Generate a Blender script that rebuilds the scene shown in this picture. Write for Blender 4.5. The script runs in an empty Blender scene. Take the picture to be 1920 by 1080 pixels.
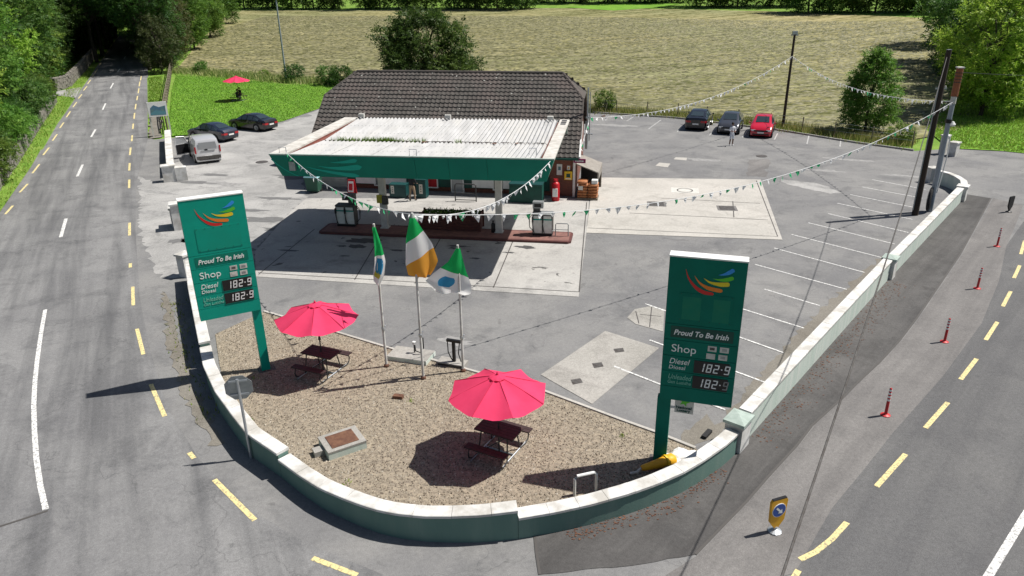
import bpy, bmesh, math, random
import numpy as np
from mathutils import Vector, Matrix
from mathutils.geometry import tessellate_polygon

# ------------------------------------------------------------------ camera, sky, sun, exposure
S = bpy.context.scene
COL = S.collection
FPX, CAMH, VPX, VPY = 1360.0, 12.0, 1006.35, 3798.06      # focal length in photo pixels, drone height, where plumb lines meet
_dn = np.array([VPX - 960, 540 - VPY, -FPX]); _up = -_dn / np.linalg.norm(_dn)
_fw = np.array([0, 0, -1.0]); _yy = _fw - _up * (_fw @ _up); _yy /= np.linalg.norm(_yy)
ROT = np.array([np.cross(_yy, _up), _yy, _up])
cam = bpy.data.cameras.new('camera'); camo = bpy.data.objects.new('camera', cam); COL.objects.link(camo)
cam.sensor_width = 36; cam.lens = FPX / 1920 * 36; cam.clip_end = 3000
M4 = Matrix([[*ROT[0], 0], [*ROT[1], 0], [*ROT[2], CAMH], [0, 0, 0, 1]])
camo.matrix_world = M4
S.camera = camo
SUN_EL, SUN_AZ = math.radians(58.3), math.radians(12.0)     # azimuth from +x towards +y
w = bpy.data.worlds.new('World'); S.world = w; w.use_nodes = True
nt = w.node_tree; bg = nt.nodes['Background']; sky = nt.nodes.new('ShaderNodeTexSky')
sky.sky_type = 'NISHITA'; sky.sun_disc = False; sky.sun_elevation = SUN_EL
sky.sun_rotation = math.pi / 2 - SUN_AZ; sky.dust_density = 1.5; sky.ozone_density = 1.0
nt.links.new(sky.outputs[0], bg.inputs[0]); bg.inputs[1].default_value = 0.052
sl = bpy.data.lights.new('sun', 'SUN'); sl.energy = 5.0; sl.angle = math.radians(0.5); sl.color = (1.0, 0.955, 0.89)
so = bpy.data.objects.new('sun', sl); COL.objects.link(so); so.location = (60, 0, 90)
so.rotation_euler = Vector((-math.cos(SUN_EL) * math.cos(SUN_AZ), -math.cos(SUN_EL) * math.sin(SUN_AZ), -math.sin(SUN_EL))).to_track_quat('-Z', 'Y').to_euler()
S.view_settings.view_transform = 'Standard'; S.view_settings.look = 'None'
S.view_settings.exposure = 0.33; S.view_settings.gamma = 1; S.view_settings.use_curve_mapping = False
S.render.resolution_x = 1024; S.render.resolution_y = 576
rnd = random.Random(7); nr = np.random.default_rng(7)

# ------------------------------------------------------------------ survey helpers
def ter(x, y):                                             # the land rises gently behind the station
    d = 0.19 * x + 0.98 * y - 64
    return 0.0 if d <= 0 else (0.05 * d * d / 80 if d < 40 else 0.05 * (d - 20))
def flat(px, py, h=0.0):
    r = ROT @ np.array([px - 960, 540 - py, -FPX]); t = (h - CAMH) / r[2]
    return (r[0] * t, r[1] * t, h)
def at(px, py, h=0.0):                                     # the spot on the land (plus height h) seen at a photo pixel
    z = 0.0
    for i in range(60):
        p = flat(px, py, z + h); z += 0.35 * (ter(p[0], p[1]) - z)
    return Vector((p[0], p[1], z))
def pts(l, h=0.0): return [tuple(at(x, y, h))[:2] for x, y in l]

# ------------------------------------------------------------------ materials
MATS = {}
def pm(name, c1, c2=None, scale=3.0, rough=0.7, metal=0.0, bump=0.0, bscale=None, spec=0.4, stretch=None, lo=0.35, hi=0.65, coat=0.0, c3=None, s3=0.2, alpha=None, trans=0.0):
    m = bpy.data.materials.new(name); m.use_nodes = True; MATS[name] = m
    n, l = m.node_tree.nodes, m.node_tree.links; b = n['Principled BSDF']
    b.inputs['Roughness'].default_value = rough; b.inputs['Metallic'].default_value = metal
    b.inputs['Specular IOR Level'].default_value = spec; b.inputs['Coat Weight'].default_value = coat
    b.inputs['Base Color'].default_value = (*c1, 1)
    g = n.new('ShaderNodeNewGeometry'); src = g.outputs['Position']
    if stretch:
        mp = n.new('ShaderNodeMapping'); mp.inputs['Rotation'].default_value = (0, 0, stretch[0]); mp.inputs['Scale'].default_value = stretch[1]
        l.new(src, mp.inputs[0]); src = mp.outputs[0]
    def noise(s, det=6, ro=0.6):
        t = n.new('ShaderNodeTexNoise'); t.inputs['Scale'].default_value = s; t.inputs['Detail'].default_value = det; t.inputs['Roughness'].default_value = ro
        l.new(src, t.inputs['Vector']); return t.outputs['Fac']
    def ramp(f, a, b_, ca, cb):
        r = n.new('ShaderNodeValToRGB'); r.color_ramp.elements[0].position = a; r.color_ramp.elements[1].position = b_
        r.color_ramp.elements[0].color = (*ca, 1); r.color_ramp.elements[1].color = (*cb, 1); l.new(f, r.inputs[0]); return r.outputs[0]
    if c2:
        out = ramp(noise(scale), lo, hi, c1, c2)
        if c3:
            mx = n.new('ShaderNodeMix'); mx.data_type = 'RGBA'
            l.new(ramp(noise(s3, 5), 0.46, 0.64, (0, 0, 0), (1, 1, 1)), mx.inputs[0]); l.new(out, mx.inputs[6]); mx.inputs[7].default_value = (*c3, 1); out = mx.outputs[2]
        l.new(out, b.inputs['Base Color'])
    if bump:
        bp = n.new('ShaderNodeBump'); bp.inputs['Strength'].default_value = bump; bp.inputs['Distance'].default_value = 0.02
        l.new(noise(bscale or scale * 4, 4), bp.inputs['Height']); l.new(bp.outputs[0], b.inputs['Normal'])
    return m

def ground_mat(name, base, dark, light, grain=60.0, streak=None, crack=0.0, rough=0.92, grit=0.28, stain=None, patch=0.28):
    """worn asphalt or concrete: broad patches, streaks along the traffic, grit and hairline cracks"""
    m = bpy.data.materials.new(name); m.use_nodes = True; MATS[name] = m
    n, l = m.node_tree.nodes, m.node_tree.links; b = n['Principled BSDF']
    b.inputs['Roughness'].default_value = rough; b.inputs['Specular IOR Level'].default_value = 0.25
    g = n.new('ShaderNodeNewGeometry'); P = g.outputs['Position']
    def tex(s, det=6, ro=0.62, vec=None, dist=0.0):
        t = n.new('ShaderNodeTexNoise'); t.inputs['Scale'].default_value = s; t.inputs['Detail'].default_value = det
        t.inputs['Roughness'].default_value = ro; t.inputs['Distortion'].default_value = dist; l.new(vec or P, t.inputs['Vector']); return t.outputs['Fac']
    def rmp(f, a, c, v0=0.0, v1=1.0):
        r = n.new('ShaderNodeMapRange'); r.inputs[1].default_value = a; r.inputs[2].default_value = c; r.inputs[3].default_value = v0; r.inputs[4].default_value = v1
        l.new(f, r.inputs[0]); return r.outputs[0]
    def mix(f, a, c, mode='MIX'):
        x = n.new('ShaderNodeMix'); x.data_type = 'RGBA'; x.blend_type = mode
        for sock, v in ((0, f), (6, a), (7, c)):
            if hasattr(v, 'links') or hasattr(v, 'is_linked'): l.new(v, x.inputs[sock])
            elif isinstance(v, tuple): x.inputs[sock].default_value = (*v, 1)
            else: x.inputs[sock].default_value = v
        return x.outputs[2]
    c = mix(rmp(tex(patch, 7, 0.6, None, 0.6), 0.36, 0.62), base, light)
    c = mix(rmp(tex(0.55, 6, 0.7, None, 0.4), 0.5, 0.72, 0, 0.85), c, dark)
    c = mix(rmp(tex(2.6, 6, 0.7, None, 0.8), 0.53, 0.7, 0, 0.5), c, light)
    if streak is not None:
        mp = n.new('ShaderNodeMapping'); mp.vector_type = 'TEXTURE'; mp.inputs['Rotation'].default_value = (0, 0, streak); mp.inputs['Scale'].default_value = (18, 1.0, 1); l.new(P, mp.inputs[0])
        c = mix(rmp(tex(1.0, 5, 0.6, mp.outputs[0], 0.3), 0.42, 0.66, 0, 0.75), c, dark)
        mp2 = n.new('ShaderNodeMapping'); mp2.vector_type = 'TEXTURE'; mp2.inputs['Rotation'].default_value = (0, 0, streak + 0.05); mp2.inputs['Scale'].default_value = (14, 0.6, 1); mp2.inputs['Location'].default_value = (3, 9, 0); l.new(P, mp2.inputs[0])
        c = mix(rmp(tex(1.0, 5, 0.6, mp2.outputs[0], 0.3), 0.5, 0.75, 0, 0.55), c, light)
    if stain:
        c = mix(rmp(tex(0.9, 4, 0.55, None, 1.2), 0.66, 0.7, 0, stain), c, tuple(x * 0.35 for x in dark))
    if crack:
        v = n.new('ShaderNodeTexVoronoi'); v.feature = 'DISTANCE_TO_EDGE'; v.inputs['Scale'].default_value = crack
        wv = n.new('ShaderNodeVectorMath'); wv.operation = 'ADD'; nz = n.new('ShaderNodeTexNoise'); nz.inputs['Scale'].default_value = 0.8; nz.inputs['Detail'].default_value = 5
        l.new(P, nz.inputs['Vector']); sc = n.new('ShaderNodeVectorMath'); sc.operation = 'SCALE'; sc.inputs[3].default_value = 2.2; l.new(nz.outputs['Color'], sc.inputs[0])
        l.new(P, wv.inputs[0]); l.new(sc.outputs[0], wv.inputs[1]); l.new(wv.outputs[0], v.inputs['Vector'])
        c = mix(rmp(v.outputs['Distance'], 0.0006, 0.0028, 0.32, 0), c, tuple(x * 0.6 for x in dark))
    c = mix(1.0, c, mix(rmp(tex(9.0, 5, 0.75), 0.3, 0.7), (0.86, 0.86, 0.86), (1.13, 1.13, 1.13)), 'MULTIPLY')
    gr = tex(grain, 3, 0.7)
    c = mix(1.0, c, mix(0.0, mix(rmp(gr, 0.3, 0.7), tuple([1 - grit] * 3), tuple([1 + grit] * 3)), (1, 1, 1)), 'MULTIPLY')
    l.new(c, b.inputs['Base Color'])
    bp = n.new('ShaderNodeBump'); bp.inputs['Strength'].default_value = 0.35; bp.inputs['Distance'].default_value = 0.012; l.new(gr, bp.inputs['Height']); l.new(bp.outputs[0], b.inputs['Normal'])
    return m

def paint_mat(name, col, under, wear=0.5):
    m = pm(name, col, rough=0.75); n, l = m.node_tree.nodes, m.node_tree.links; b = n['Principled BSDF']
    g = n.new('ShaderNodeNewGeometry'); t = n.new('ShaderNodeTexNoise'); t.inputs['Scale'].default_value = 14; t.inputs['Detail'].default_value = 8; t.inputs['Roughness'].default_value = 0.75
    l.new(g.outputs['Position'], t.inputs['Vector']); r = n.new('ShaderNodeValToRGB')
    r.color_ramp.elements[0].position = 0.2 + 0.25 * wear; r.color_ramp.elements[0].color = (*under, 1); r.color_ramp.elements[1].position = 0.3 + 0.3 * wear; r.color_ramp.elements[1].color = (*col, 1)
    l.new(t.outputs['Fac'], r.inputs[0]); l.new(r.outputs[0], b.inputs['Base Color']); return m

def leaf_mat(name, dark, mid, light, trans=0.35):
    m = bpy.data.materials.new(name); m.use_nodes = True; MATS[name] = m
    n, l = m.node_tree.nodes, m.node_tree.links; b = n['Principled BSDF']; b.inputs['Roughness'].default_value = 0.55; b.inputs['Specular IOR Level'].default_value = 0.3
    a = n.new('ShaderNodeAttribute'); a.attribute_name = 'tint'; r = n.new('ShaderNodeValToRGB'); e = r.color_ramp.elements
    e[0].position = 0; e[0].color = (*dark, 1); e[1].position = 1; e[1].color = (*light, 1); k = e.new(0.5); k.color = (*mid, 1)
    l.new(a.outputs['Fac'], r.inputs[0])
    oi = n.new('ShaderNodeObjectInfo'); hs = n.new('ShaderNodeHueSaturation'); mr = n.new('ShaderNodeMapRange'); mr.inputs[3].default_value = 0.72; mr.inputs[4].default_value = 1.3; mh = n.new('ShaderNodeMapRange'); mh.inputs[3].default_value = 0.475; mh.inputs[4].default_value = 0.515
    fr = n.new('ShaderNodeMath'); fr.operation = 'FRACT'; ml = n.new('ShaderNodeMath'); ml.operation = 'MULTIPLY'; ml.inputs[1].default_value = 7.31; l.new(oi.outputs['Random'], ml.inputs[0]); l.new(ml.outputs[0], fr.inputs[0])
    l.new(oi.outputs['Random'], mr.inputs[0]); l.new(fr.outputs[0], mh.inputs[0]); l.new(mr.outputs[0], hs.inputs['Value']); l.new(mh.outputs[0], hs.inputs['Hue']); l.new(r.outputs[0], hs.inputs['Color']); r = hs
    l.new(r.outputs[0], b.inputs['Base Color'])
    tr = n.new('ShaderNodeBsdfTranslucent'); l.new(r.outputs[0], tr.inputs[0]); mx = n.new('ShaderNodeMixShader'); mx.inputs[0].default_value = trans
    l.new(b.outputs[0], mx.inputs[1]); l.new(tr.outputs[0], mx.inputs[2]); l.new(mx.outputs[0], n['Material Output'].inputs[0]); return m

ASPH = (0.13, 0.13, 0.132)
ground_mat('road_left', (0.168, 0.168, 0.171), (0.09, 0.091, 0.095), (0.225, 0.225, 0.224), 55, streak=2.02, crack=0.10)
ground_mat('road_right', (0.118, 0.118, 0.12), (0.095, 0.095, 0.098), (0.14, 0.139, 0.138), 70, streak=0.83, grit=0.4)
ground_mat('forecourt', (0.165, 0.165, 0.168), (0.118, 0.119, 0.122), (0.225, 0.223, 0.218), 50, crack=0.13, stain=0.25)
ground_mat('yard_pale', (0.27, 0.268, 0.262), (0.175, 0.174, 0.172), (0.37, 0.365, 0.355), 45, crack=0.25, stain=0.3)
ground_mat('path_dark', (0.078, 0.076, 0.075), (0.055, 0.053, 0.052), (0.118, 0.114, 0.111), 60, streak=0.83)
ground_mat('strip_grey', (0.165, 0.158, 0.154), (0.125, 0.12, 0.118), (0.205, 0.197, 0.19), 50, streak=0.83)
ground_mat('concrete', (0.4, 0.385, 0.355), (0.3, 0.285, 0.26), (0.47, 0.45, 0.415), 40, stain=0.22, grit=0.12)
ground_mat('concrete_oil', (0.35, 0.34, 0.325), (0.2, 0.196, 0.19), (0.41, 0.4, 0.38), 40, stain=0.85, grit=0.12)
ground_mat('concrete_old', (0.3, 0.29, 0.265), (0.21, 0.2, 0.185), (0.37, 0.355, 0.33), 30, grit=0.2, crack=0.6)
ground_mat('dirt', (0.165, 0.15, 0.127), (0.115, 0.105, 0.088), (0.21, 0.197, 0.172), 30)
paint_mat('white_line', (0.74, 0.74, 0.72), (0.24, 0.24, 0.24), 0.8)
paint_mat('white_faint', (0.5, 0.5, 0.49), (0.2, 0.2, 0.2), 0.85)
paint_mat('yellow_line', (0.72, 0.6, 0.28), (0.2, 0.19, 0.15), 0.72)
pm('joint', (0.075, 0.07, 0.066)); pm('iron', (0.12, 0.115, 0.11), (0.07, 0.06, 0.055), 8, 0.6, 0.3)
pm('rust', (0.17, 0.085, 0.05), (0.1, 0.045, 0.03), 6, 0.85, bump=0.3)
pm('wall_white', (0.66, 0.655, 0.635), (0.5, 0.495, 0.47), 3.5, 0.85, bump=0.2, bscale=25, c3=(0.44, 0.425, 0.39), s3=1.6, lo=0.42, hi=0.75)
pm('wall_mint', (0.53, 0.6, 0.545), (0.44, 0.53, 0.465), 1.6, 0.85, bump=0.2, bscale=25, stretch=(0, (4, 4, 0.45)), c3=(0.6, 0.64, 0.59), s3=0.8)
pm('wall_green', (0.135, 0.225, 0.195), (0.12, 0.205, 0.178), 1.0, 0.85, bump=0.25, bscale=25, stretch=(0, (3, 3, 0.6)), c3=(0.165, 0.25, 0.215), s3=0.5, spec=.2)
pm('cap_green', (0.4, 0.47, 0.43), (0.3, 0.37, 0.33), 5, 0.85)
pm('gravel', (0.31, 0.265, 0.205), (0.14, 0.118, 0.09), 19, 0.95, bump=1.0, bscale=20, c3=(0.33, 0.28, 0.21), s3=7)
pm('sign_green', (0.003, 0.325, 0.235), (0.003, 0.29, 0.21), 1.5, 0.5, spec=0.2)
pm('sign_green_dull', (0.003, 0.2, 0.14), (0.003, 0.165, 0.115), 1.5, 0.5, spec=.2)
pm('digit_dim', (0.25, 0.26, 0.26), rough=.5)
pm('sign_green_deep', (0.003, 0.165, 0.118), (0.003, 0.14, 0.1), 1.5, 0.55, spec=0.15)  # darker copy of sign_green, used only on the right price sign
pm('patch_green', (0.003, 0.3, 0.215), (0.006, 0.275, 0.195), 1.4, 0.5, spec=.2)
pm('sign_stain', (0.02, 0.19, 0.115), (0.01, 0.18, 0.12), 3, 0.6, spec=.15)
pm('fascia_green', (0.002, 0.2, 0.14), (0.002, 0.165, 0.118), 0.6, 0.5, spec=0.2)
pm('swoosh_pale', (0.01, 0.36, 0.28), rough=0.5, spec=0.2); pm('dark_green', (0.006, 0.075, 0.055), (0.005, 0.05, 0.04), 2, 0.55)
pm('teal_dark', (0.01, 0.06, 0.06), rough=0.45); pm('cyan_pale', (0.3, 0.55, 0.6), rough=0.5)
for nm, c in dict(logo_red=(0.62, 0.02, 0.02), logo_orange=(0.8, 0.2, 0.02), logo_yellow=(0.82, 0.6, 0.02), logo_green=(0.1, 0.5, 0.03), logo_blue=(0.03, 0.28, 0.75)).items(): pm(nm, c, rough=0.4)
pm('white', (0.78, 0.78, 0.76), (0.7, 0.7, 0.68), 4, 0.5); pm('letter', (0.82, 0.84, 0.82), rough=0.5); pm('letter_faded', (0.2, 0.5, 0.4), rough=0.5)
pm('black', (0.012, 0.012, 0.014), rough=0.4); pm('rubber', (0.02, 0.02, 0.021), rough=0.8); pm('digit', (0.85, 0.86, 0.85), rough=0.4)
pm('off_white', (0.62, 0.61, 0.57), (0.5, 0.49, 0.45), 5, 0.6); pm('grey_metal', (0.36, 0.38, 0.39), (0.28, 0.3, 0.31), 6, 0.45, 0.55)
pm('galv', (0.5, 0.53, 0.56), (0.42, 0.45, 0.48), 3, 0.4, 0.7); pm('dark_metal', (0.05, 0.05, 0.052), rough=0.45, metal=0.4)
pm('pump_dark', (0.1, 0.095, 0.09), (0.07, 0.066, 0.06), 5, 0.55); pm('pump_panel', (0.78, 0.8, 0.75), (0.64, 0.66, 0.6), 4, 0.45)
pm('sheet_white', (0.47, 0.47, 0.468), (0.35, 0.35, 0.347), 0.8, 0.6, stretch=(-0.2, (3, 0.5, 1)), c3=(0.44, 0.435, 0.42), s3=0.5)
pm('gutter', (0.62, 0.6, 0.56), (0.42, 0.4, 0.36), 3, 0.75); pm('rust_red', (0.22, 0.07, 0.05), (0.15, 0.06, 0.045), 5, 0.8)
pm('tile', (0.108, 0.1, 0.092), (0.07, 0.065, 0.06), 2.4, 0.95, bump=0.4, bscale=40, c3=(0.112, 0.095, 0.088), s3=0.55, spec=0.15)
pm('lichen', (0.36, 0.36, 0.33), rough=0.95)
def brick_mat():
    m = pm('brick', (0.2, 0.07, 0.045), rough=0.9); n, l = m.node_tree.nodes, m.node_tree.links
    t = n.new('ShaderNodeTexBrick'); g = n.new('ShaderNodeTexCoord'); mp = n.new('ShaderNodeMapping'); mp.inputs['Rotation'].default_value = (math.pi / 2, 0, 0)
    l.new(g.outputs['Object'], mp.inputs[0]); l.new(mp.outputs[0], t.inputs['Vector']); t.inputs['Scale'].default_value = 4.4
    t.inputs['Color1'].default_value = (0.21, 0.07, 0.045, 1); t.inputs['Color2'].default_value = (0.14, 0.05, 0.035, 1); t.inputs['Mortar'].default_value = (0.25, 0.2, 0.17, 1); t.inputs['Mortar Size'].default_value = 0.012
    l.new(t.outputs['Color'], n['Principled BSDF'].inputs['Base Color'])
brick_mat()
pm('wood_red', (0.12, 0.04, 0.03), (0.08, 0.025, 0.02), 6, 0.7); pm('island', (0.24, 0.12, 0.1), (0.16, 0.08, 0.07), 4, 0.85); pm('kerb_red', (0.13, 0.045, 0.04), (0.085, 0.035, 0.033), 3, 0.8)
pm('pole_wood', (0.055, 0.04, 0.03), (0.03, 0.022, 0.017), 5, 0.9, stretch=(0, (8, 8, 0.4))); pm('fence_wood', (0.24, 0.2, 0.15), (0.14, 0.12, 0.095), 5, 0.9)
pm('grey_pole', (0.33, 0.37, 0.42), (0.27, 0.31, 0.36), 2, 0.5, 0.3); pm('copper_wrap', (0.36, 0.12, 0.05), (0.22, 0.08, 0.04), 6, 0.6)
pm('plank', (0.05, 0.03, 0.03), (0.035, 0.02, 0.02), 9, 0.6)
def cloth(name, c, tr=0.25, c2=None):
    m = pm(name, c, c2, 2.0, 0.85, spec=0.15); n, l = m.node_tree.nodes, m.node_tree.links
    t = n.new('ShaderNodeBsdfTranslucent'); t.inputs[0].default_value = (*c, 1); x = n.new('ShaderNodeMixShader'); x.inputs[0].default_value = tr
    l.new(n['Principled BSDF'].outputs[0], x.inputs[1]); l.new(t.outputs[0], x.inputs[2]); l.new(x.outputs[0], n['Material Output'].inputs[0])
cloth('pink_seam', (0.6, 0.03, 0.085), .1); cloth('pink', (0.84, 0.065, 0.165), 0.25, (0.78, 0.055, 0.145)); cloth('flag_green', (0.02, 0.46, 0.12), .5); cloth('flag_white', (0.86, 0.86, 0.86), .5); cloth('flag_orange', (0.86, 0.4, 0.06), .5); cloth('pennant_green', (0.06, 0.45, 0.2)); cloth('pennant_white', (0.82, 0.83, 0.84))
cloth('flag_blue', (0.05, 0.3, 0.55)); cloth('flag_yellow', (0.6, 0.55, 0.1))
pm('red', (0.45, 0.012, 0.02), rough=0.4); pm('bollard_red', (0.48, 0.02, 0.025), rough=0.45); pm('yellow', (0.78, 0.5, 0.02), rough=0.45); pm('amber', (0.8, 0.42, 0.02), (0.7, 0.35, 0.02), 5, 0.5); pm('blue', (0.02, 0.08, 0.35), rough=0.4)
pm('purple', (0.2, 0.01, 0.08), rough=0.5); pm('bag_brown', (0.42, 0.17, 0.06), (0.28, 0.1, 0.04), 7, 0.7); pm('bin_green', (0.03, 0.1, 0.065), rough=0.6); pm('soil', (0.03, 0.022, 0.018), rough=0.95)
pm('roof_felt', (0.3, 0.28, 0.25), (0.22, 0.2, 0.18), 5, 0.9); pm('stone', (0.27, 0.25, 0.22), (0.14, 0.13, 0.115), 3, 0.95, bump=0.5)
pm('poster_blue', (0.05, 0.14, 0.28), (0.12, 0.22, 0.2), 3, 0.5); pm('poster_teal', (0.1, 0.25, 0.3), rough=0.5)
pm('car_black', (0.006, 0.006, 0.008), rough=0.22, coat=1.0); pm('car_navy', (0.02, 0.025, 0.045), rough=0.25, coat=1.0, metal=0.3); pm('car_silver', (0.62, 0.62, 0.63), rough=0.35, metal=0.25, coat=0.8)
pm('car_grey', (0.06, 0.065, 0.08), rough=0.28, coat=1.0, metal=0.4); pm('car_red', (0.5, 0.006, 0.03), rough=0.25, coat=1.0); pm('glass', (0.03, 0.045, 0.055), rough=0.05, spec=0.9); pm('glass_pale', (0.3, 0.31, 0.32), rough=0.25, spec=0.6)
pm('lamp_red', (0.4, 0.01, 0.015), rough=0.2, coat=0.5); pm('lamp_clear', (0.7, 0.72, 0.74), rough=0.15, coat=0.6); pm('plate', (0.75, 0.75, 0.73), rough=0.5); pm('rim', (0.35, 0.36, 0.37), rough=0.35, metal=0.8)
pm('skin', (0.42, 0.24, 0.17), rough=0.6); pm('skin_dark', (0.16, 0.08, 0.055), rough=0.6); pm('hair', (0.015, 0.012, 0.01), rough=0.7); pm('shirt_white', (0.75, 0.76, 0.8), rough=0.85); pm('shorts', (0.62, 0.65, 0.72), rough=0.85); pm('khaki', (0.3, 0.22, 0.15), rough=0.9); pm('cloth_dark', (0.02, 0.022, 0.028), rough=0.9); pm('shoe_white', (0.75, 0.75, 0.75), rough=0.7)
ground_mat('lawn', (0.13, 0.29, 0.022), (0.085, 0.205, 0.015), (0.18, 0.34, 0.035), 30, streak=2.1, grit=0.35, patch=0.5); ground_mat('verge', (0.12, 0.24, 0.025), (0.08, 0.16, 0.02), (0.19, 0.29, 0.05), 18, grit=0.4, patch=0.6)
pm('bark', (0.09, 0.075, 0.06), (0.05, 0.04, 0.03), 4, 0.95)
leaf_mat('leaf_ash', (0.1, 0.21, 0.022), (0.23, 0.38, 0.045), (0.42, 0.52, 0.1), .45); leaf_mat('leaf_dark', (0.03, 0.085, 0.018), (0.07, 0.16, 0.03), (0.15, 0.25, 0.05), .4); leaf_mat('leaf_mid', (0.055, 0.14, 0.02), (0.12, 0.24, 0.035), (0.25, 0.37, 0.07), .42); leaf_mat('leaf_olive', (0.04, 0.062, 0.02), (0.08, 0.1, 0.032), (0.16, 0.17, 0.06))
leaf_mat('blade', (0.1, 0.2, 0.02), (0.17, 0.29, 0.03), (0.32, 0.36, 0.09), 0.3); leaf_mat('blade_dry', (0.1, 0.17, 0.03), (0.22, 0.26, 0.07), (0.42, 0.38, 0.19), 0.3)
def field_mat():
    m = bpy.data.materials.new('hay'); m.use_nodes = True; MATS['hay'] = m; n, l = m.node_tree.nodes, m.node_tree.links; b = n['Principled BSDF']; b.inputs['Roughness'].default_value = 0.95; b.inputs['Specular IOR Level'].default_value = 0.1
    g = n.new('ShaderNodeNewGeometry')
    def nz(sc, rot, s, det, dist=0.3):
        mp = n.new('ShaderNodeMapping'); mp.vector_type = 'TEXTURE'; mp.inputs['Rotation'].default_value = (0, 0, rot); mp.inputs['Scale'].default_value = tuple(1 / q for q in sc); l.new(g.outputs['Position'], mp.inputs[0])
        t = n.new('ShaderNodeTexNoise'); t.inputs['Scale'].default_value = s; t.inputs['Detail'].default_value = det; t.inputs['Roughness'].default_value = 0.7; t.inputs['Distortion'].default_value = dist; l.new(mp.outputs[0], t.inputs['Vector']); return t.outputs['Fac']
    r1 = n.new('ShaderNodeValToRGB'); e = r1.color_ramp.elements
    e[0].position = 0.36; e[0].color = (0.08, 0.084, 0.03, 1); e[1].position = 0.68; e[1].color = (0.35, 0.325, 0.19, 1); k = e.new(0.47); k.color = (0.215, 0.203, 0.1, 1)
    ctr = n.new('ShaderNodeVectorMath'); ctr.operation = 'SUBTRACT'; ctr.inputs[1].default_value = (-25, 290, 0); l.new(g.outputs['Position'], ctr.inputs[0]); sx = n.new('ShaderNodeSeparateXYZ'); l.new(ctr.outputs[0], sx.inputs[0])
    def mth(op, x, y=None):
        q = n.new('ShaderNodeMath'); q.operation = op
        for k_, v_ in ((0, x), (1, y)):
            if v_ is None: continue
            if isinstance(v_, (int, float)): q.inputs[k_].default_value = v_
            else: l.new(v_, q.inputs[k_])
        return q.outputs[0]
    ang = mth('ARCTAN2', sx.outputs[0], mth('MULTIPLY', sx.outputs[1], -1.0)); rad = mth('SQRT', mth('ADD', mth('MULTIPLY', sx.outputs[0], sx.outputs[0]), mth('MULTIPLY', sx.outputs[1], sx.outputs[1])))
    def polar(ka, kr, s_, det, dist):
        cb = n.new('ShaderNodeCombineXYZ'); l.new(mth('MULTIPLY', ang, ka), cb.inputs[0]); l.new(mth('MULTIPLY', rad, kr), cb.inputs[1]); t = n.new('ShaderNodeTexNoise'); t.inputs['Scale'].default_value = s_; t.inputs['Detail'].default_value = det; t.inputs['Roughness'].default_value = 0.68; t.inputs['Distortion'].default_value = dist; l.new(cb.outputs[0], t.inputs['Vector']); return t.outputs['Fac']
    a = polar(75.0, 1.15, 0.9, 8, 0.7); bnd = polar(3.0, 0.42, 1.0, 3, 0.3)
    mm = mth('ADD', mth('MULTIPLY', bnd, 0.85), a); l.new(mth('SUBTRACT', mm, 0.41), r1.inputs[0])
    big = n.new('ShaderNodeMix'); big.data_type = 'RGBA'; big.blend_type = 'MULTIPLY'; big.inputs[0].default_value = 1
    r2 = n.new('ShaderNodeValToRGB'); r2.color_ramp.elements[0].color = (0.78, 0.86, 0.78, 1); r2.color_ramp.elements[1].color = (1.12, 1.06, 0.98, 1); r2.color_ramp.elements[0].position = 0.35; r2.color_ramp.elements[1].position = 0.65; l.new(nz((1, 1, 1), 0, 0.02, 4), r2.inputs[0])
    l.new(r1.outputs[0], big.inputs[6]); l.new(r2.outputs[0], big.inputs[7]); l.new(big.outputs[2], b.inputs['Base Color'])
    bp = n.new('ShaderNodeBump'); bp.inputs['Strength'].default_value = 1.0; bp.inputs['Distance'].default_value = 0.25; l.new(a, bp.inputs['Height']); l.new(bp.outputs[0], b.inputs['Normal'])
field_mat()

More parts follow.
